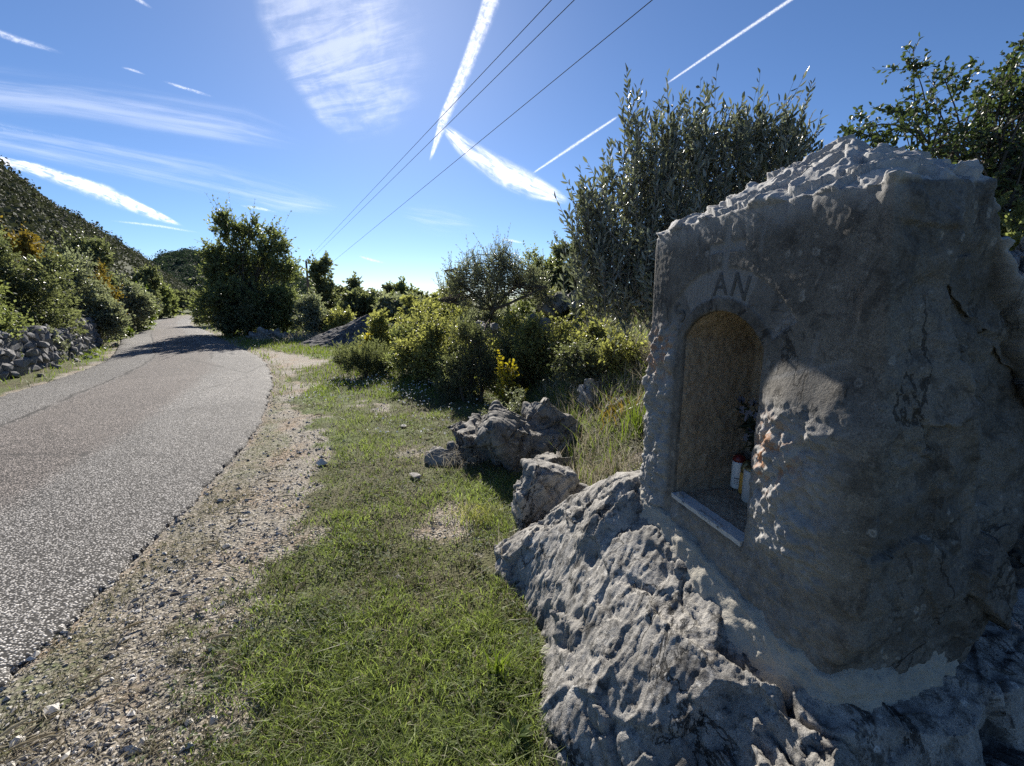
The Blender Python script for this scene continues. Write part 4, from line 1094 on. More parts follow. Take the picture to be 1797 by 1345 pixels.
# flat stones bedded in the turf
for i, (px, py, k, lab) in enumerate(((708, 747, 0.07, 'flat pale stone in the turf nearest the left end of the outcrop'), (728, 838, 0.075, 'flat pale stone in the turf just above the bare patch'), (700, 1012, 0.03, 'small pale stone in the middle of the open turf'), (690, 1282, 0.018, 'tiny pale stone in the turf at the bottom of the picture'), (752, 700, 0.06, 'flat stone in the turf below the daisies'))):
    p = at_z(px, py, 0.0); rr = np.random.default_rng(60 + i)
    o = obj('flat_stone', stone_mesh(rr, 'flat_stone', M_ROCK)); o.location = (p[0], p[1], float(ground_z(p[0], p[1])) + k * 0.12)
    o.scale = (k * 2.0, k * 1.3, k * 0.5); o.rotation_euler = (0, 0, rr.random() * 3)
    tag(o, lab, 'stone', 'flat stones in the turf')
# heaps of dumped road gravel
def heap(name, label, x, y, rx, ry, h, seed, mat):
    rng = np.random.default_rng(seed)
    a, r = np.meshgrid(np.linspace(0, 2 * np.pi, 90), np.linspace(0, 1, 40), indexing='ij')
    X, Y_ = np.cos(a) * r * rx, np.sin(a) * r * ry
    Z = h * (1 - r) ** 1.1 + 0.10 * h * n2(X, Y_, 2.0, seed) * (1 - r) + 0.035 * n2(X, Y_, 9.0, seed) - 0.04
    V_ = np.stack([X, Y_, Z], -1).reshape(-1, 3)
    o = obj(name, make_mesh(name, V_, grid_faces(90, 40)[:, ::-1], [mat], False), None, (x, y, float(ground_z(x, y))))
    return tag(o, label, 'gravel heap', 'heaps of gravel')
t = NT('dumped_gravel'); c = t.coord(); vv = t.voro(c, 16); vc = t.voro(c, 16, out='Color'); sp_ = t.n('ShaderNodeSeparateColor'); t.put(sp_.inputs[0], vc)
M_HEAP = t.done(t.bsdf(t.mix(sp_.outputs[0], (0.04, 0.038, 0.04), (0.17, 0.162, 0.158)), 0.9, 0.2, t.bump(t.ss(0.5, 0.0, vv), 1.0, 0.05)))
heap('gravel_heap', 'dark grey heap of gravel behind the brambles', -5.1, 16.2, 2.6, 1.6, 1.05, 3, M_HEAP)
heap('gravel_heap', 'smaller paler gravel heap at the foot of the low bushes', -7.0, 19.8, 1.3, 1.2, 1.05, 4, plain('pale_gravel', (0.26, 0.255, 0.26), 0.9, 0.2, 8, 0.4, 0.8))
# ------------------------------------------------------------------ plants
M_OLIVE = leaf_mat('olive_leaves', (0.058, 0.066, 0.042), (0.155, 0.165, 0.115), 0.24, 0.42, 0.6, under=(0.26, 0.265, 0.22), glow=(1.2, 1.3, 0.8))
M_OAK = leaf_mat('oak_leaves', (0.036, 0.052, 0.022), (0.10, 0.13, 0.05), 0.36, 0.40, 0.5)
M_DARK = leaf_mat('dark_shrub_leaves', (0.064, 0.074, 0.038), (0.215, 0.225, 0.125), 0.46, 0.42, 0.45)
M_MID = leaf_mat('green_shrub_leaves', (0.080, 0.096, 0.040), (0.265, 0.285, 0.130), 0.50, 0.42, 0.45)
M_GREYG = leaf_mat('grey_green_leaves', (0.10, 0.108, 0.074), (0.31, 0.32, 0.235), 0.42, 0.38, 0.5)
M_BRAM = leaf_mat('yellow_green_bramble', (0.105, 0.108, 0.052), (0.38, 0.37, 0.13), 0.50, 0.45, 0.4)
M_YEL = leaf_mat('yellow_leaves', (0.20, 0.16, 0.02), (0.48, 0.42, 0.05), 0.48, 0.45, 0.4, glow=(1.4, 1.4, 0.6))
M_RUSTL = leaf_mat('autumn_leaves', (0.12, 0.09, 0.02), (0.30, 0.20, 0.04), 0.4, 0.45, 0.4)
M_BRIGHT = leaf_mat('bright_leaves', (0.10, 0.14, 0.02), (0.20, 0.25, 0.04), 0.45, 0.45, 0.4)

# olive bush right behind the shrine, upright shoots with narrow silvery leaves
rng = np.random.default_rng(31)
ob = np.array((1.62, 4.25, float(ground_z(1.62, 4.25))))
def rel(px, py, Y, b): return at(px, py, Y) - b
OL = []
for px, py, Y, rx, rz in ((1190, 430, 4.3, 0.62, 0.75), (1080, 460, 4.2, 0.42, 0.62), (1120, 340, 4.3, 0.36, 0.42), (1230, 300, 4.4, 0.42, 0.45), (1330, 320, 4.4, 0.40, 0.42), (1040, 380, 4.3, 0.20, 0.28), (1390, 300, 4.4, 0.22, 0.35),
                          (1110, 265, 4.3, 0.13, 0.34), (1170, 265, 4.3, 0.15, 0.28), (1230, 255, 4.4, 0.15, 0.24), (1300, 262, 4.4, 0.17, 0.2), (1350, 270, 4.4, 0.15, 0.2), (1060, 500, 4.1, 0.34, 0.35), (1130, 520, 4.0, 0.42, 0.28), (1030, 440, 4.2, 0.16, 0.3), (1290, 420, 4.5, 0.6, 0.6)):
    p = rel(px, py, Y, ob); OL.append((p[0], p[1], p[2], rx, rx * 0.95, rz))
olive = plant('olive_bush', 'dense silver-green olive bush with upright shoots behind the shrine', 'bush', ob, OL, M_OLIVE, rng, 820, bark=M_BARK_GREY, trunk_r=0.05, forks=6, twig_r=0.003, branches=150,
      sprays=0, twigs=2, per=13, L=0.34, ll=0.070, lw=0.0205, up=1.25, out=0.35, spread=0.33, full=True, shell=0.55, flat=0.1)
# single tall shoots that break the outline
def shoots(label, pts, base, mat, seed, e, per=24, ll=0.068, lw=0.020):
    rng = np.random.default_rng(seed)
    P2 = np.array([at(px, py, Y) for px, py, px0, py0, Y in pts]) - base; P0 = np.array([at(px0, py0, Y) for px, py, px0, py0, Y in pts]) - base
    mid = (P0 + P2) / 2 + rng.normal(size=P0.shape) * 0.03
    br = bez(P0, mid, P2, per)
    Vt, Ft = tube_mesh(br, np.linspace(0.006, 0.0015, per)[None] * np.ones((len(pts), 1)), 4)
    so_ = obj('shoot', make_mesh('shoot', Vt, Ft, [M_BARK_GREY], True), e); so_['label'] = label
    td = unit(np.gradient(br, axis=1)).reshape(-1, 3); bs = br.reshape(-1, 3)
    td, bs = np.repeat(td, 2, 0), np.repeat(bs, 2, 0)
    perp = unit(np.cross(td, rng.normal(size=td.shape))); perp[1::2] = -perp[0::2]
    ld = unit(td * 0.95 + perp * 0.6); nr = unit(np.cross(ld, rng.normal(size=ld.shape)))
    sz = rng.uniform(0.65, 1.2, len(ld))
    V_, F_, kv = leaves(bs, ld, nr, ll * sz, lw * sz, True)
    obj('leaves', make_mesh('leaves', V_, F_, [mat], False, {'tint': np.repeat(rng.random(len(ld)), kv)}), so_)
shoots('tallest leafy shoots sticking out of the top of the olive bush', [(1100, 128, 1118, 330, 4.3), (1112, 205, 1130, 330, 4.3), (1240, 155, 1225, 300, 4.35), (1198, 165, 1185, 300, 4.3), (1306, 185, 1300, 320, 4.4), (1330, 195, 1335, 320, 4.4), (1160, 180, 1165, 320, 4.3), (1272, 190, 1268, 300, 4.35), (1150, 195, 1140, 320, 4.3), (1380, 205, 1370, 300, 4.4), (1205, 200, 1210, 300, 4.3), (1070, 255, 1080, 380, 4.25), (1020, 345, 1040, 430, 4.2)], ob, M_OLIVE, 41, olive)
shoots('lone leaning leafy shoot at the right of the olive bush', [(1424, 148, 1365, 330, 4.35), (1408, 190, 1385, 330, 4.35), (1395, 225, 1375, 340, 4.35), (1412, 235, 1400, 340, 4.35), (1440, 258, 1430, 320, 4.3)], ob, M_OLIVE, 42, olive)

# oak at the far right
rng = np.random.default_rng(32)
kb_ = np.array((5.2, 5.4, float(ground_z(5.2, 5.4))))
OK_ = []
for px, py, Y, rx, rz in ((1530, 235, 5.2, 0.32, 0.20), (1590, 205, 5.3, 0.30, 0.32), (1605, 125, 5.3, 0.20, 0.24), (1640, 180, 5.3, 0.16, 0.26), (1690, 135, 5.4, 0.15, 0.22), (1685, 225, 5.4, 0.36, 0.30), (1600, 270, 5.2, 0.5, 0.25), (1750, 240, 5.5, 0.5, 0.4), (1790, 150, 5.5, 0.35, 0.35),
                          (1745, 150, 5.4, 0.14, 0.20), (1850, 180, 5.6, 0.8, 0.8), (1790, 300, 5.3, 0.6, 0.4), (1700, 310, 5.3, 0.6, 0.3), (1900, 330, 5.5, 0.9, 0.7), (1500, 245, 5.0, 0.16, 0.10), (1785, 95, 5.5, 0.12, 0.15)):
    p = rel(px, py, Y, kb_); OK_.append((p[0], p[1], p[2], rx, rx, rz))
plant('oak_tree', 'dark green oak with gappy crown at the far right', 'tree', kb_, OK_, M_OAK, rng, 1050, bark=M_BARK, trunk_r=0.09, forks=3, twig_r=0.003, branches=160, sprays=0,
      twigs=3, per=6, L=0.15, ll=0.046, lw=0.030, up=0.4, out=0.7, spread=0.8, full=True, shell=0.5, flat=0.4)
bush_px('shrub', 'sunlit green shrub between the oak and the tall rock', 'bush', 1700, 1900, 300, 4.6, M_MID, 33, 260, dpt=1.2, twigs=3, per=7, L=0.18, ll=0.055, lw=0.03, full=True)
bush_px('shrub', 'dark leaves at the foot of the shrine by the right edge', 'bush', 1735, 1900, 900, 1.9, M_DARK, 34, 200, dpt=0.5, twigs=3, per=7, L=0.12, ll=0.045, lw=0.028, full=True)

# scrub in the middle, from the boulder out to the valley
K = dict(twigs=3, per=7, L=0.22)
G3 = 'scrub bushes between the lane and the shrine'
bush_px('shrub', 'dark fine-leaved bush standing just behind the jagged outcrop', 'bush', 772, 872, 556, 6.9, M_DARK, 101, 620, group=G3, twigs=3, per=8, L=0.16, ll=0.032, lw=0.016, up=0.9, spread=0.6, twig_r=0.0022)
bush_px('shrub', 'dark tussocky bush nearest the lane with a deep shadow', 'bush', 580, 690, 598, 9.3, M_DARK, 102, 420, group=G3, twigs=3, per=8, L=0.2, ll=0.06, lw=0.016, up=1.5, spread=0.4)
bush_px('shrub', 'dark rounded bush right of the tussocky one by the turf', 'bush', 660, 775, 572, 9.0, M_MID, 103, 520, group=G3, ll=0.045, lw=0.026, **K)
bush_px('bramble', 'yellow-green bramble in front of the gravel heap', 'bramble', 636, 705, 545, 11.5, M_BRAM, 104, 300, group=G3, ll=0.07, lw=0.045, **K)
bush_px('bramble', 'big yellow-green bramble in the middle of the scrub', 'bramble', 690, 850, 530, 9.8, M_BRAM, 105, 640, group=G3, ll=0.055, lw=0.035, **K)
bush_px('bramble', 'loose bramble left of the crooked tree trunk', 'bramble', 740, 850, 500, 12.5, M_BRAM, 106, 420, group=G3, ll=0.06, lw=0.04, **K)
bush_px('bramble', 'yellowish bramble under the crooked tree', 'bramble', 850, 960, 552, 8.4, M_BRAM, 107, 520, group=G3, ll=0.05, lw=0.034, **K)
bush_px('bramble', 'sprawling bramble above the jagged outcrop', 'bramble', 900, 1030, 556, 7.0, M_BRAM, 108, 640, group=G3, ll=0.042, lw=0.028, twig_r=0.002, **K)
bush_px('bramble', 'low bramble left of the shrine under the olive bush', 'bramble', 1010, 1120, 575, 6.4, M_BRAM, 109, 380, group=G3, ll=0.042, lw=0.028, twig_r=0.002, **K)
bush_px('bramble', 'wispy bramble over the flat-topped rock', 'bramble', 960, 1120, 610, 5.7, M_DARK, 110, 360, group=G3, ll=0.036, lw=0.022, twig_r=0.002, **K)
bush_px('shrub', 'rounded yellow-topped bush against the sky left of the crooked tree', 'bush', 748, 830, 474, 15.0, M_BRAM, 111, 420, group=G3, ll=0.10, lw=0.06, **K)
bush_px('shrub', 'leafy green bush on the rise right of the crooked tree', 'bush', 900, 1000, 446, 11.5, M_MID, 112, 700, group=G3, ll=0.06, lw=0.036, **K)
bush_px('shrub', 'dark green bush touching the left edge of the olive bush', 'bush', 950, 1050, 428, 11.0, M_DARK, 113, 640, group=G3, ll=0.06, lw=0.036, **K)
bush_px('shrub', 'sunlit bush behind the brambles in the middle distance', 'bush', 690, 790, 512, 19.0, M_BRAM, 114, 320, group=G3, ll=0.12, lw=0.08, **K)
bush_px('sapling', 'small bright yellow sapling beside the jagged outcrop', 'sapling', 866, 916, 622, 6.05, M_YEL, 115, 62, twigs=3, per=4, L=0.14, ll=0.045, lw=0.030, full=True, twig_r=0.0025)
bush_px('sapling', 'small yellow-leaved sprig at the left end of the gravel heap', 'sapling', 622, 652, 590, 10.6, M_YEL, 116, 60, twigs=3, per=5, L=0.14, ll=0.06, lw=0.035, full=True)
bush_px('shrub', 'grey-leaved cushion on top of the jagged outcrop', 'bush', 840, 940, 676, 5.05, M_GREYG, 117, 130, group=G3, dpt=0.5, twigs=3, per=7, L=0.08, ll=0.024, lw=0.012)

for i, (x0, x1, yt, Y, mat, n, sz, lab) in enumerate((
    (700, 800, 556, 8.3, M_BRAM, 420, 0.05, 'yellow-green bramble right above the dark rounded bush'),
    (800, 900, 540, 10.8, M_GREYG, 460, 0.055, 'grey-green bramble behind the bare leaning trunk'),
    (860, 960, 590, 7.3, M_DARK, 420, 0.036, 'dark tangled bramble right of the fine-leaved bush'),
    (940, 1060, 520, 9.4, M_BRAM, 560, 0.055, 'yellowish bramble below the dark rock heap'),
    (1020, 1150, 540, 8.2, M_BRAM, 460, 0.05, 'pale bramble under the left edge of the olive bush'),
    (820, 920, 500, 13.5, M_MID, 460, 0.07, 'green bush seen through the crown of the crooked tree'),
    (1040, 1140, 600, 5.4, M_BRAM, 260, 0.036, 'small bramble nearest the left side of the shrine'),
    (760, 840, 610, 7.6, M_BRAM, 300, 0.04, 'low bramble left of the fine-leaved bush'))):
    bush_px('bramble', lab, 'bramble', x0, x1, yt, Y, mat, 210 + i, n, group=G3, ll=sz, lw=sz * 0.64, twig_r=0.002, **K)
# crooked small tree with a bare leaning trunk
rng = np.random.default_rng(35)
tb = np.array((at(845, 600, 8.9)[0], 8.9, float(ground_z(-0.5, 8.9)) - 0.05))
e = empty('crooked_tree', tuple(tb), 'small crooked tree with a bare leaning trunk and grey-green crown', 'tree')
TL = []
for px, py, rx, rz in ((865, 490, 0.72, 0.40), (800, 500, 0.40, 0.34), (930, 495, 0.42, 0.40), (880, 455, 0.34, 0.26), (815, 465, 0.26, 0.22), (960, 520, 0.25, 0.3), (850, 535, 0.5, 0.2)):
    p = rel(px, py, 8.9, tb); TL.append((p[0], p[1], p[2], rx, rx * 0.8, rz))
Vc_, Fc_, tint, P, tw = crown(rng, TL, 420, twigs=3, per=9, L=0.26, ll=0.052, lw=0.017, up=1.1, out=0.4, spread=0.5)
obj('crown', make_mesh('crown', Vc_, Fc_, [M_GREYG], False, {'tint': tint}), e)
pts = np.array([(843, 640), (848, 600), (856, 570), (866, 545), (885, 520), (915, 498), (940, 480)], float)
tr = np.array([rel(a, b, 8.9 + 0.03 * i, tb) for i, (a, b) in enumerate(pts)])
paths = [tr, np.array([rel(a, b, 8.95, tb) for a, b in ((866, 545), (850, 530), (835, 520), (815, 505), (800, 495), (790, 485), (780, 475))]),
         np.array([rel(a, b, 8.85, tb) for a, b in ((862, 552), (870, 530), (872, 505), (876, 485), (880, 465), (882, 450), (884, 440))]),
         np.array([rel(a, b, 8.8, tb) for a, b in ((868, 542), (890, 535), (910, 525), (925, 520), (940, 512), (950, 508), (962, 505))]),
         np.array([rel(a, b, 9.0, tb) for a, b in ((866, 545), (840, 540), (820, 535), (805, 530), (790, 532), (780, 530), (770, 528))])]
rads = [np.linspace(0.06, 0.02, 7)] + [np.linspace(0.03, 0.008, 7)] * 4
Va, Fa = tube_mesh(np.array(paths), np.array(rads), 7)
nb = 120; tgt = P[rng.choice(len(P), nb, replace=False)]; src = np.array(paths)[rng.integers(0, 5, nb), rng.integers(3, 7, nb)]
Vb_, Fb_ = tube_mesh(bez(src, (src + tgt) / 2 + rng.normal(size=(nb, 3)) * 0.06, tgt, 6), np.linspace(0.009, 0.003, 6)[None] * np.ones((nb, 1)), 4)
Vt, Ft = tube_mesh(tw, np.array([[1, 0.8, 0.4]]) * 0.0028 * np.ones((len(tw), 1)), 3)
obj('trunk', make_mesh('trunk', np.concatenate([Va, Vb_, Vt]), np.concatenate([Fa, Fb_ + len(Va), Ft + len(Va) + len(Vb_)]), [M_BARK], True), e)

# roadside tree where the lane bends, with shrubs crowding round it
rng = np.random.default_rng(36)
rb = np.array((at(425, 525, 20.5)[0], 20.5, 0.0))
RT = []
for px, py, Y, rx, rz, dn in ((400, 470, 20.5, 1.1, 0.55, 0.8), (455, 465, 20.8, 1.2, 0.5, 0.7), (398, 405, 20.5, 0.55, 0.6, 0.8), (440, 415, 20.6, 0.65, 0.55, 0.8), (480, 428, 20.6, 0.6, 0.5, 0.8), (500, 440, 20.6, 0.32, 0.32, 0.8), (375, 440, 20.5, 0.4, 0.45, 0.8), (395, 382, 20.5, 0.32, 0.28, 0.8), (440, 392, 20.5, 0.34, 0.28, 0.8), (470, 405, 20.5, 0.32, 0.28, 0.8),
                              (425, 520, 20.3, 1.6, 0.9, .8), (395, 540, 20.0, 1.3, 1.0, .8), (470, 535, 20.2, 1.3, 0.8, .8), (385, 478, 20.2, 0.6, 0.6, 1), (500, 476, 20.4, 0.7, 0.45, 1), (380, 450, 20.3, 0.5, 0.5, 1), (420, 445, 20.4, 0.6, 0.5, 1), (465, 448, 20.4, 0.6, 0.45, 1)):
    p = rel(px, py, Y, rb); RT.append((p[0], p[1], p[2], rx, rx * 0.9, rz, dn))
plant('roadside_tree', 'tall airy-topped tree standing where the lane bends', 'tree', rb, RT, M_MID, rng, 1400, trunk_r=0.13, forks=4, branches=140, twig_r=0.006, twigs=3, per=8, L=0.36, ll=0.115, lw=0.075, up=0.5, out=0.7, spread=0.7, shell=0.5)
G4 = 'shrubs round the roadside tree'
K2 = dict(twigs=3, per=7, L=0.3, ll=0.10, lw=0.06)
bush_px('shrub', 'dark shrub at the left foot of the roadside tree by the asphalt', 'bush', 340, 392, 505, 27.0, M_DARK, 121, 520, group=G4, **K2)
bush_px('shrub', 'dark shrub directly under the roadside tree', 'bush', 385, 480, 512, 19.6, M_DARK, 122, 640, group=G4, **K2)
bush_px('shrub', 'tall shrub leaning on the right of the roadside tree', 'bush', 450, 528, 500, 20.0, M_MID, 123, 620, group=G4, **K2)
bush_px('shrub', 'light green rounded shrub right of the roadside tree', 'bush', 508, 592, 522, 19.0, M_GREYG, 124, 560, group=G4, **K2)
bush_px('shrub', 'low sunlit shrub trailing towards the gravel heap', 'bush', 565, 625, 546, 18.5, M_BRAM, 125, 260, group=G4, **K2)

# trees on the plain behind, one by one
G5 = 'distant trees along the skyline'
K3 = dict(twigs=3, per=6, L=0.55, ll=0.26, lw=0.17)
bush_px('slim_tree', 'slim pointed tree right of the utility pole', 'tree', 546, 592, 452, 36.0, M_DARK, 131, 260, group=G5, dpt=1.5, up=1.3, **K3)
for i, (x0, x1, yt, Y, lab) in enumerate(((588, 640, 488, 42, 'double-tipped dark tree on the skyline right of the slim tree'), (628, 672, 510, 50, 'low dark tree on the skyline, second right of the slim tree'), (660, 700, 500, 46, 'upright dark tree in the middle of the skyline row'),
                                          (690, 732, 494, 44, 'tallest dark tree on the skyline left of the yellow-topped bush'), (722, 762, 508, 40, 'dark tree partly behind the yellow-topped bush'), (600, 668, 518, 30, 'broad dark bush in front of the skyline row'), (660, 740, 516, 28, 'grey-green bush at the right end of the skyline row'))):
    bush_px('skyline_tree', lab, 'tree', x0, x1, yt, Y, (M_DARK, M_DARK, M_GREYG, M_MID)[i % 4], 140 + i, 330, group=G5, **K3)

# hedge of shrubs and small trees behind the dry-stone wall
G6 = 'trees and shrubs behind the dry-stone wall'
K4 = dict(twigs=3, per=8, L=0.30)
for i, (x0, x1, yt, Y, mat, n, sz, lab) in enumerate((
    (-260, 20, 390, 9.6, M_MID, 1500, 0.07, 'large green shrub cut by the left edge above the wall'),
    (-40, 150, 414, 12.3, M_DARK, 1700, 0.075, 'broad dark shrub rising behind the near wall'),
    (70, 190, 440, 15.5, M_GREYG, 1000, 0.085, 'grey-green shrub above the middle of the wall'),
    (20, 100, 392, 17.5, M_RUSTL, 420, 0.10, 'yellowing tree top above the broad dark shrub'),
    (110, 215, 408, 22.0, M_DARK, 1000, 0.11, 'tall dark tree in the middle of the hedge'),
    (140, 205, 468, 18.5, M_RUSTL, 300, 0.10, 'shrub with orange-brown autumn top in the hedge'),
    (175, 260, 480, 21.0, M_GREYG, 700, 0.11, 'pale grey-green shrub left of the lane'),
    (200, 285, 464, 30.0, M_DARK, 800, 0.15, 'dark tree farther along the hedge'),
    (215, 262, 512, 22.5, M_BRIGHT, 220, 0.12, 'bright green bush close to the lane'),
    (240, 310, 498, 36.0, M_MID, 700, 0.17, 'green tree where the lane starts to bend'),
    (262, 340, 512, 46.0, M_DARK, 700, 0.20, 'dark tree at the far bend of the lane'),
    (300, 372, 514, 56.0, M_MID, 600, 0.22, 'farthest tree showing above the bend of the lane'))):
    bush_px('hedge_tree', lab, 'tree', x0, x1, yt, Y, mat, 160 + i, n, group=G6, nl=9, ll=sz, lw=sz * 0.62, **K4)
bush_px('shrub', 'low yellow-green cushion shrub at the end of the near wall', 'bush', 180, 214, 562, 18.0, M_BRIGHT, 181, 160, group=G6, twigs=3, per=7, L=0.2, ll=0.08, lw=0.05)
bush_px('creeper', 'grey creeper hanging over the top of the near wall', 'creeper', 46, 96, 574, 11.1, M_GREYG, 182, 120, group=G6, dpt=0.7, twigs=3, per=6, L=0.16, ll=0.05, lw=0.025)

# ------------------------------------------------------------------ utility pole and wires
PY_ = 60.0
pt = at(537, 457, PY_); pb = float(ground_z(pt[0], PY_))
pole = empty('utility_pole', (pt[0], PY_, pb), 'slim wooden utility pole behind the roadside shrubs', 'pole')
hp_ = pt[2] - pb
V_, F_ = lathe([(0, 0), (0.17, 0), (0.14, hp_ * 0.5), (0.12, hp_ - 0.1), (0.05, hp_), (0, hp_)], 10)
obj('post', make_mesh('post', V_, F_, [plain('weathered_pole', (0.12, 0.09, 0.075), 0.9, 0.1, 9, 0.3)], True), pole)
M_INS = plain('dark_insulator', (0.03, 0.03, 0.032), 0.4, 0.5)
ins = [(0.52, 0.35), (-0.55, -0.95), (0.52, -0.15)]
for dx, dz in ins:
    V1, F1 = tube_mesh(np.array([[(0, 0, hp_ + dz - 0.25), (dx * 0.6, 0, hp_ + dz - 0.28), (dx, 0, hp_ + dz - 0.2), (dx, 0, hp_ + dz - 0.05)]]), np.full((1, 4), 0.03), 5)
    V2, F2 = lathe([(0, -0.1), (0.11, -0.1), (0.13, 0.02), (0.07, 0.1), (0.09, 0.16), (0, 0.2)], 9)
    hk = obj('hook', make_mesh('hook', V1, F1, [M_INS], True), pole)
    obj('insulator', make_mesh('insulator', V2 + (dx, 0, hp_ + dz), F2, [M_INS], True), hk)
M_WIRE = plain('wire', (0.05, 0.052, 0.058), 0.95, 0.05)
def wire(label, a, px, z, r):
    b = at_z(px, 0, z); a = np.array(a)
    d = (b - a); far = b + d * 0.45
    q = np.linspace(0, 1, 60)[:, None]
    line_ = a + (far - a) * q
    V_, F_ = tube_mesh(line_[None], np.full((1, 60), r), 5)
    tag(obj('overhead_wire', make_mesh('overhead_wire', V_, F_, [M_WIRE], True)), label, 'wire', 'overhead wires')
wire('upper of the two close overhead wires', (pt[0] + 0.52, PY_, pt[2] + 0.45), 968, 7.2, 0.008)
wire('lower of the two close overhead wires', (pt[0] + 0.52, PY_, pt[2] - 0.0), 1008, 7.0, 0.008)
wire('single overhead wire running apart on the right', tuple(at(541, 495, PY_)), 1145, 6.6, 0.008)
# ------------------------------------------------------------------ turf, gravel and small plants
def blades(P, h, w, rng, lean=0.5):
    n = len(P)
    a = rng.random(n) * 2 * np.pi
    side = np.stack([np.cos(a), np.sin(a), np.zeros(n)], 1)
    ld = rng.normal(size=(n, 2)) * lean
    bend = np.concatenate([ld, np.zeros((n, 1))], 1)
    up = np.array((0, 0, 1.0))
    h_ = h[:, None]; w_ = w[:, None]
    mid = P + up * h_ * 0.55 + bend * h_ * 0.35
    tip = P + up * h_ * 0.95 + bend * h_ * 1.1
    tip[:, 2] = np.maximum(tip[:, 2], P[:, 2] + 0.004)
    V = np.stack([P - side * w_ * 0.5, P + side * w_ * 0.5, mid + side * w_ * 0.42, mid - side * w_ * 0.42, tip], 1).reshape(-1, 3)
    k = np.arange(n)[:, None] * 5
    return V, [np.concatenate([k + np.array([[0, 1, 2, 3]])]), k + np.array([[3, 2, 4]])], 5
M_GRASS = leaf_mat('grass_blades', (0.066, 0.096, 0.024), (0.29, 0.34, 0.115), 0.48, 0.5, 0.3)
M_STRAW = leaf_mat('dry_straw', (0.24, 0.20, 0.13), (0.50, 0.46, 0.36), 0.3, 0.6, 0.3, glow=(1, 1, 1))
M_CLOVER = leaf_mat('clover', (0.050, 0.072, 0.026), (0.15, 0.185, 0.080), 0.38, 0.6, 0.2)
rng = np.random.default_rng(77)
def in_ledge(x, y): return ledge_z(x, y) > ground_z(x, y) + 0.0
def scatter(n, y0, y1, x0, x1, pw=1.6):
    """points thinning out with distance"""
    u = rng.random(n)
    y = (y0 ** (1 - pw) + u * (y1 ** (1 - pw) - y0 ** (1 - pw))) ** (1 / (1 - pw))
    x = rng.uniform(-1, 1, n)
    xl = np.maximum(x0, -1.25 * y - 0.4); xr = np.minimum(x1, 0.5 * y + 0.8)
    x = xl + (xr - xl) * rng.random(n)
    return x, y
def zrough(x, y):
    g = grass_mask(x, y)
    return ground_z(x, y) + sm(14, 9, y) * (0.010 * n2(x, y, 9.0) + 0.016 * n2(x, y, 3.3) * g + 0.006 * n2(x, y, 22.0, 2.0))
x, y = scatter(330000, 0.75, 11.0, -6.0, 2.4, 1.45)
g = grass_mask(x, y) * (0.35 + 0.65 * sm(-0.35, 0.25, n2(x, y, 5.0, 2.2) + 0.6 * n2(x, y, 13.0, 4.4)))
k = (rng.random(len(x)) < g * 1.02) & ~in_ledge(x, y) & (road_d(x, y) > 0)
x, y = x[k], y[k]
print('grass blades', len(x))
d_ = road_d(x, y)
P = np.stack([x, y, zrough(x, y) - 0.003], 1)
lush = sm(-0.4, 0.5, n2(x, y, 1.1, 6.0) + 0.5 * n2(x, y, 3.7, 1.0))
hh = (0.020 + 0.045 * lush * rng.random(len(x)) + 0.015 * rng.random(len(x))) * (0.5 + 0.5 * sm(0.3, 0.9, d_)) * (1 + 0.05 * y)
V, F, kv = blades(P, hh, 0.0032 * (0.8 + 0.6 * rng.random(len(x))) * (1 + 0.16 * y), rng, 0.65)
tint = np.clip(0.15 + 0.5 * lush * rng.random(len(x)) + 0.4 * rng.random(len(x)), 0, 1)
dry = (rng.random(len(x)) < 0.16 + 0.40 * (1 - lush)) | (d_ < 0.5)
m = np.repeat(dry, kv)
midx = np.concatenate([dry, dry]).astype(int)
M_MOSSY = leaf_mat('brownish_turf', (0.10, 0.095, 0.060), (0.30, 0.28, 0.19), 0.3, 0.6, 0.3, glow=(1.1, 1.1, 0.9))
tag(obj('grass', make_mesh('grass', V, F, [M_GRASS, M_MOSSY], False, {'tint': np.repeat(tint, kv)}, midx)), 'short patchy green turf between the verge and the rocks', kind='stuff')
# coarser grass farther off, beside the lane and on the bank
x = np.concatenate([rng.uniform(-13, -5, 16000), rng.uniform(-22, -8, 16000), rng.uniform(0.4, 5.0, 15000), rng.uniform(-7, 3, 9000)])
y = np.concatenate([rng.uniform(12, 22, 16000), rng.uniform(5.5, 26, 16000), rng.uniform(2.6, 9.5, 15000), rng.uniform(7, 15, 9000)])
g = grass_mask(x, y); dl = road_dl(x, y)
k = (rng.random(len(x)) < g) & ((dl < 1.7) | (dl < 0)) & ~in_ledge(x, y)
x, y = x[k], y[k]
P = np.stack([x, y, ground_z(x, y) - 0.01], 1)
bank = (x > 0.35) & (y < 10)
hh = np.where(bank, 0.10 + 0.20 * rng.random(len(x)), 0.06 + 0.10 * rng.random(len(x)))
V, F, kv = blades(P, hh, np.where(bank, 0.005, 0.012) * (0.7 + 0.6 * rng.random(len(x))) * (1 + 0.02 * y), rng, 0.4)
dry = rng.random(len(x)) < np.where(bank, 0.62, 0.25)
tag(obj('rough_grass', make_mesh('rough_grass', V, F, [M_BRIGHT, M_STRAW], False, {'tint': np.repeat(rng.random(len(x)), kv)}, np.concatenate([dry, dry]).astype(int))), 'longer rough grass on the bank and far verge', kind='stuff')

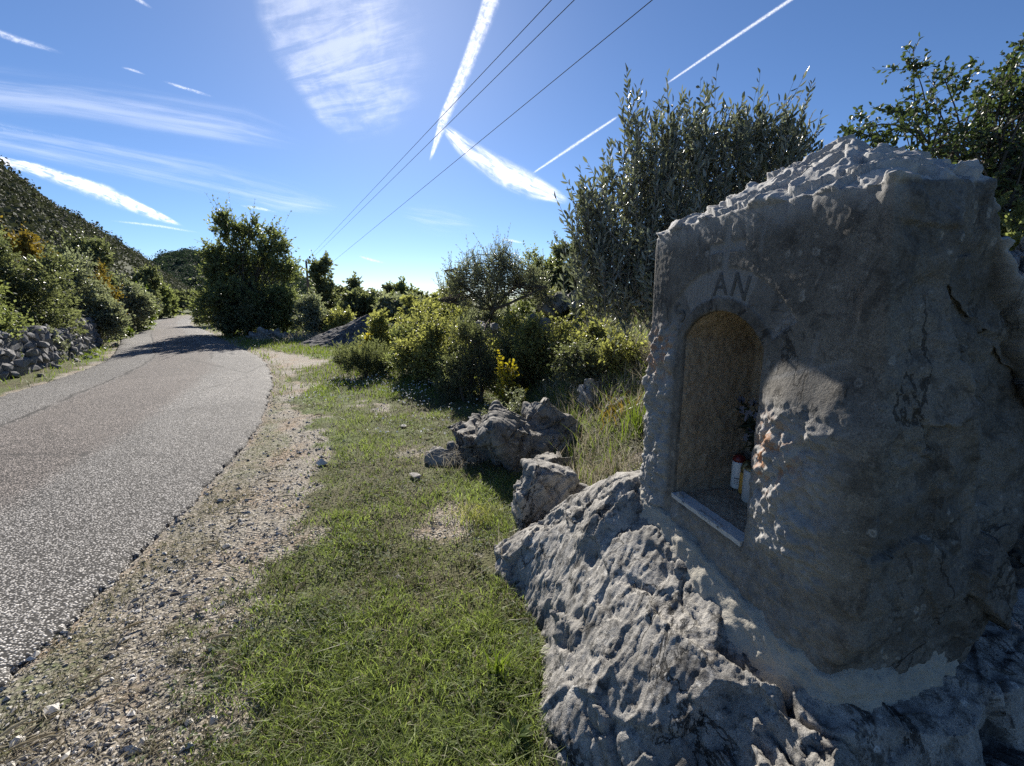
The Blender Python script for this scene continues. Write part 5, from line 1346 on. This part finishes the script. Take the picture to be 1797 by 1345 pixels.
# clover and small broad weeds in the turf
x, y = scatter(26000, 0.75, 6.0, -2.2, 1.2, 1.5)
g = grass_mask(x, y) * sm(-0.1, 0.35, n2(x, y, 2.3, 8.8) + 0.4 * n2(x, y, 8.0, 3.0))
k = (rng.random(len(x)) < g) & ~in_ledge(x, y) & (road_d(x, y) > 0.7); x, y = x[k], y[k]
n = len(x); P = np.stack([x, y, zrough(x, y) + 0.008 + 0.025 * rng.random(n)], 1)
P = np.repeat(P, 3, 0); a = np.repeat(rng.random(n) * 6.3, 3) + np.tile([0, 2.1, 4.2], n)
ld = unit(np.stack([np.cos(a), np.sin(a), 0.25 + 0.3 * rng.normal(size=3 * n)], 1))
nr = np.array((0, 0, 1.0)) + rng.normal(size=ld.shape) * 0.25; nr = unit(nr - ld * (nr * ld).sum(1, keepdims=True))
sz = 0.012 * rng.uniform(0.6, 1.5, 3 * n)
V, F, kv = leaves(P, ld, nr, sz, sz * 0.85, False)
tag(obj('clover', make_mesh('clover', V, F, [M_CLOVER], False, {'tint': np.repeat(np.repeat(rng.random(n), 3), kv)})), 'small three-leaved clover growing through the turf', kind='stuff')

# dry straw lying about
x, y = scatter(26000, 0.75, 8.0, -4.0, 1.5, 1.5)
k = ~in_ledge(x, y) & (road_d(x, y) > 0.25) & (rng.random(len(x)) < 0.30 + 0.7 * sm(0.7, 0.2, grass_mask(x, y))); x, y = x[k], y[k]
n = len(x); P = np.stack([x, y, zrough(x, y) + 0.006 + 0.02 * rng.random(n)], 1)
a = rng.random(n) * 6.3; ld = unit(np.stack([np.cos(a), np.sin(a), 0.12 * rng.normal(size=n)], 1)); nr = unit(np.array((0, 0, 1.0)) + rng.normal(size=(n, 3)) * 0.3)
ln_ = rng.uniform(0.015, 0.06, n) * (1 + (rng.random(n) < 0.04) * 1.6)
V, F, kv = leaves(P, ld, nr, ln_, 0.0028 * (1 + 0.10 * y), False)
tag(obj('straw', make_mesh('straw', V, F, [M_STRAW], False, {'tint': np.repeat(rng.random(n), kv)})), 'dry pale straw littered over turf and verge', kind='stuff')

# gravel of the verge: little angular stones
M_PEB = NT('verge_gravel'); tq = M_PEB
tint_ = tq.attr('tint')
cc = tq.mix(tint_, (0.16, 0.14, 0.12), (0.60, 0.57, 0.52))
cc = tq.mul(cc, tq.mix(tq.noise(tq.coord(), 120, 4, 0.7), (0.7, 0.69, 0.67), (1.2, 1.2, 1.2)))
M_PEB = tq.done(tq.bsdf(cc, 0.9, 0.2))
x, y = scatter(60000, 0.7, 7.5, -3.9, 0.6, 1.7)
d_ = road_d(x, y)
k = ~in_ledge(x, y) & (d_ > 0.0) & (rng.random(len(x)) < np.clip(1.05 - 1.3 * grass_mask(x, y), 0.015, 1) * (0.35 + 0.65 * sm(-0.3, 0.3, n2(x, y, 2.6, 3.1) + 0.5 * n2(x, y, 7.0)))); x, y = x[k], y[k]
n = len(x); print('pebbles', n)
T8 = unit(np.array([(1, 0, 0.1), (-1, 0.1, 0), (0, 1, 0), (0.1, -1, 0), (0, 0, 1), (0, 0.1, -1.0)]))
TF = np.array([(0, 2, 4), (2, 1, 4), (1, 3, 4), (3, 0, 4), (2, 0, 5), (1, 2, 5), (3, 1, 5), (0, 3, 5)])
r = 0.0043 * np.exp(rng.normal(size=n) * 0.45) * (1 + 0.12 * y)
r = np.where(rng.random(n) < 0.02, r * 2.0, r)
Vp = T8[None] * rng.uniform(0.6, 1.35, (n, 6, 1)) * (r[:, None] * np.stack([rng.uniform(0.9, 1.7, n), rng.uniform(0.8, 1.2, n), rng.uniform(0.5, 0.9, n)], 1))[:, None]
a = rng.random(n) * 6.3; ca, sa = np.cos(a)[:, None], np.sin(a)[:, None]
Vp = np.stack([Vp[..., 0] * ca - Vp[..., 1] * sa, Vp[..., 0] * sa + Vp[..., 1] * ca, Vp[..., 2]], -1)
Vp += np.stack([x, y, zrough(x, y) + r * 0.3], 1)[:, None]
F = (np.arange(n)[:, None, None] * 6 + TF[None]).reshape(-1, 3)
tag(obj('gravel', make_mesh('gravel', Vp.reshape(-1, 3), F, [M_PEB], False, {'tint': np.repeat(rng.random(n) ** 0.8, 6)})), 'pale angular gravel strewn along the verge', kind='stuff')

# daisies
x = np.concatenate([rng.uniform(-3.4, -1.2, 420), rng.uniform(-1.8, -0.3, 150)]); y = np.concatenate([rng.uniform(6.3, 9.2, 420), rng.uniform(4.8, 7.5, 150)])
k = (n2(x, y, 1.2, 5.5) > -0.05) & (grass_mask(x, y) > 0.4); x, y = x[k], y[k]; n = len(x)
P = np.stack([x, y, ground_z(x, y) + rng.uniform(0.05, 0.16, n)], 1)
kq = 6
a = np.tile(np.arange(kq) / kq * 6.283, n); tl = np.repeat(unit(np.array((0, -0.3, 1.0)) + rng.normal(size=(n, 3)) * 0.5), kq, 0)
u_ = unit(np.cross(tl, (0.2, 1, 0.1))); v_ = np.cross(tl, u_)
ld = u_ * np.cos(a)[:, None] + v_ * np.sin(a)[:, None]
V, F, kv = leaves(np.repeat(P, kq, 0), ld, tl, np.full(n * kq, 0.014), np.full(n * kq, 0.011), False)
tag(obj('daisies', make_mesh('daisies', V, F, [leaf_mat('daisy_petals', (0.7, 0.7, 0.68), (0.8, 0.8, 0.78), 0.3, 0.6, 0.2, glow=(1, 1, 1))], False, {'tint': np.full(n * kq * kv, 0.5)})), 'small white daisies in the turf below the bushes', kind='stuff')

# single weeds and tufts
def tuft(label, px, py, n, h, spread, mat, seed, z=None, w=0.006, lean=0.5, name='grass_tuft', cat='grass tuft', group=None, z0=0.0):
    rng = np.random.default_rng(seed)
    p = at_z(px, py, z0); gz = float(ground_z(p[0], p[1])) if z is None else z
    e = np.array((p[0], p[1], gz))
    P = np.concatenate([rng.normal(size=(n, 2)) * spread, np.zeros((n, 1))], 1)
    P[:, 2] = ground_z(P[:, 0] + e[0], P[:, 1] + e[1]) - gz
    V, F, kv = blades(P, h * rng.uniform(0.5, 1.1, n), np.full(n, w), rng, lean)
    o = obj(name, make_mesh(name, V, F, [mat], False, {'tint': np.repeat(rng.random(n), kv)}), None, tuple(e))
    return tag(o, label, cat, group)
G7 = 'tufts growing in the gravel'
tuft('larger lone tuft in the middle of the gravel verge', 316, 1150, 110, 0.055, 0.028, M_MOSSY, 1, w=0.0035, lean=0.7, group=G7)
tuft('small lone tuft near the bottom of the gravel verge', 262, 1310, 70, 0.04, 0.02, M_MOSSY, 2, w=0.003, lean=0.7, group=G7)
tuft('small tuft farther up the gravel verge', 420, 1040, 50, 0.04, 0.025, M_MOSSY, 3, w=0.003, lean=0.7, group=G7)
tuft('upright green weed against the foot of the big boulder', 878, 1190, 26, 0.13, 0.02, M_BRIGHT, 4, w=0.011, lean=0.35)
tuft('yellowish grass clump beside the small bare patch', 838, 905, 260, 0.10, 0.09, M_BRAM, 5, w=0.004, lean=0.6)
tuft('dry tall grass between the knobbly rock and the shrine', 1075, 805, 420, 0.16, 0.15, M_STRAW, 6, z0=0.35, w=0.004, lean=0.6)
tuft('green tall weeds standing right beside the shrine stone', 1118, 745, 60, 0.32, 0.07, M_BRIGHT, 7, z0=0.5, w=0.009, lean=0.25)
tuft('rust-brown dead fronds on the bank behind the outcrop', 1085, 720, 60, 0.22, 0.08, M_RUSTL, 8, z0=0.5, w=0.008, lean=0.7)
tuft('dry stalks along the left foot of the big boulder', 905, 985, 120, 0.22, 0.07, M_STRAW, 9, w=0.003, lean=0.6)
tuft('bleached stalks at the foot of the jagged outcrop', 810, 812, 160, 0.18, 0.12, M_STRAW, 10, w=0.004, lean=0.8)
tuft('sunlit dry grass on the bank left of the shrine stone', 1105, 606, 2200, 0.16, 0.45, M_STRAW, 11, z0=1.0, w=0.004, lean=0.7)
tuft('dry grey grass below the roadside shrubs', 560, 594, 900, 0.35, 0.9, M_STRAW, 12, w=0.02, lean=0.5)
# broad-leaved weed in the lower middle
rng = np.random.default_rng(9)
for i, (px, py, k, lab) in enumerate(((905, 1300, 0.055, 'broad-leaved weed at the bottom beside the boulder'), (868, 1240, 0.035, 'smaller broad-leaved weed just above the large one'), (640, 1215, 0.022, 'little leafy weed in the open turf'))):
    p = at_z(px, py, 0.0); n = 16
    a = rng.random(n) * 6.3; el = rng.uniform(0.1, 0.8, n)
    ld = np.stack([np.cos(a) * np.cos(el), np.sin(a) * np.cos(el), np.sin(el)], 1); nr = np.array((0, 0, 1.0)) + rng.normal(size=ld.shape) * 0.3; nr = unit(nr - ld * (nr * ld).sum(1, keepdims=True))
    V, F, kv = leaves(ld * k * 0.3, ld, nr, k * rng.uniform(0.7, 1.3, n), k * 0.5 * rng.uniform(0.7, 1.2, n), True)
    tag(obj('weed', make_mesh('weed', V, F, [M_CLOVER], False, {'tint': np.repeat(rng.random(n), kv)}), None, (p[0], p[1], float(ground_z(p[0], p[1])) + 0.01)), lab, 'weed')
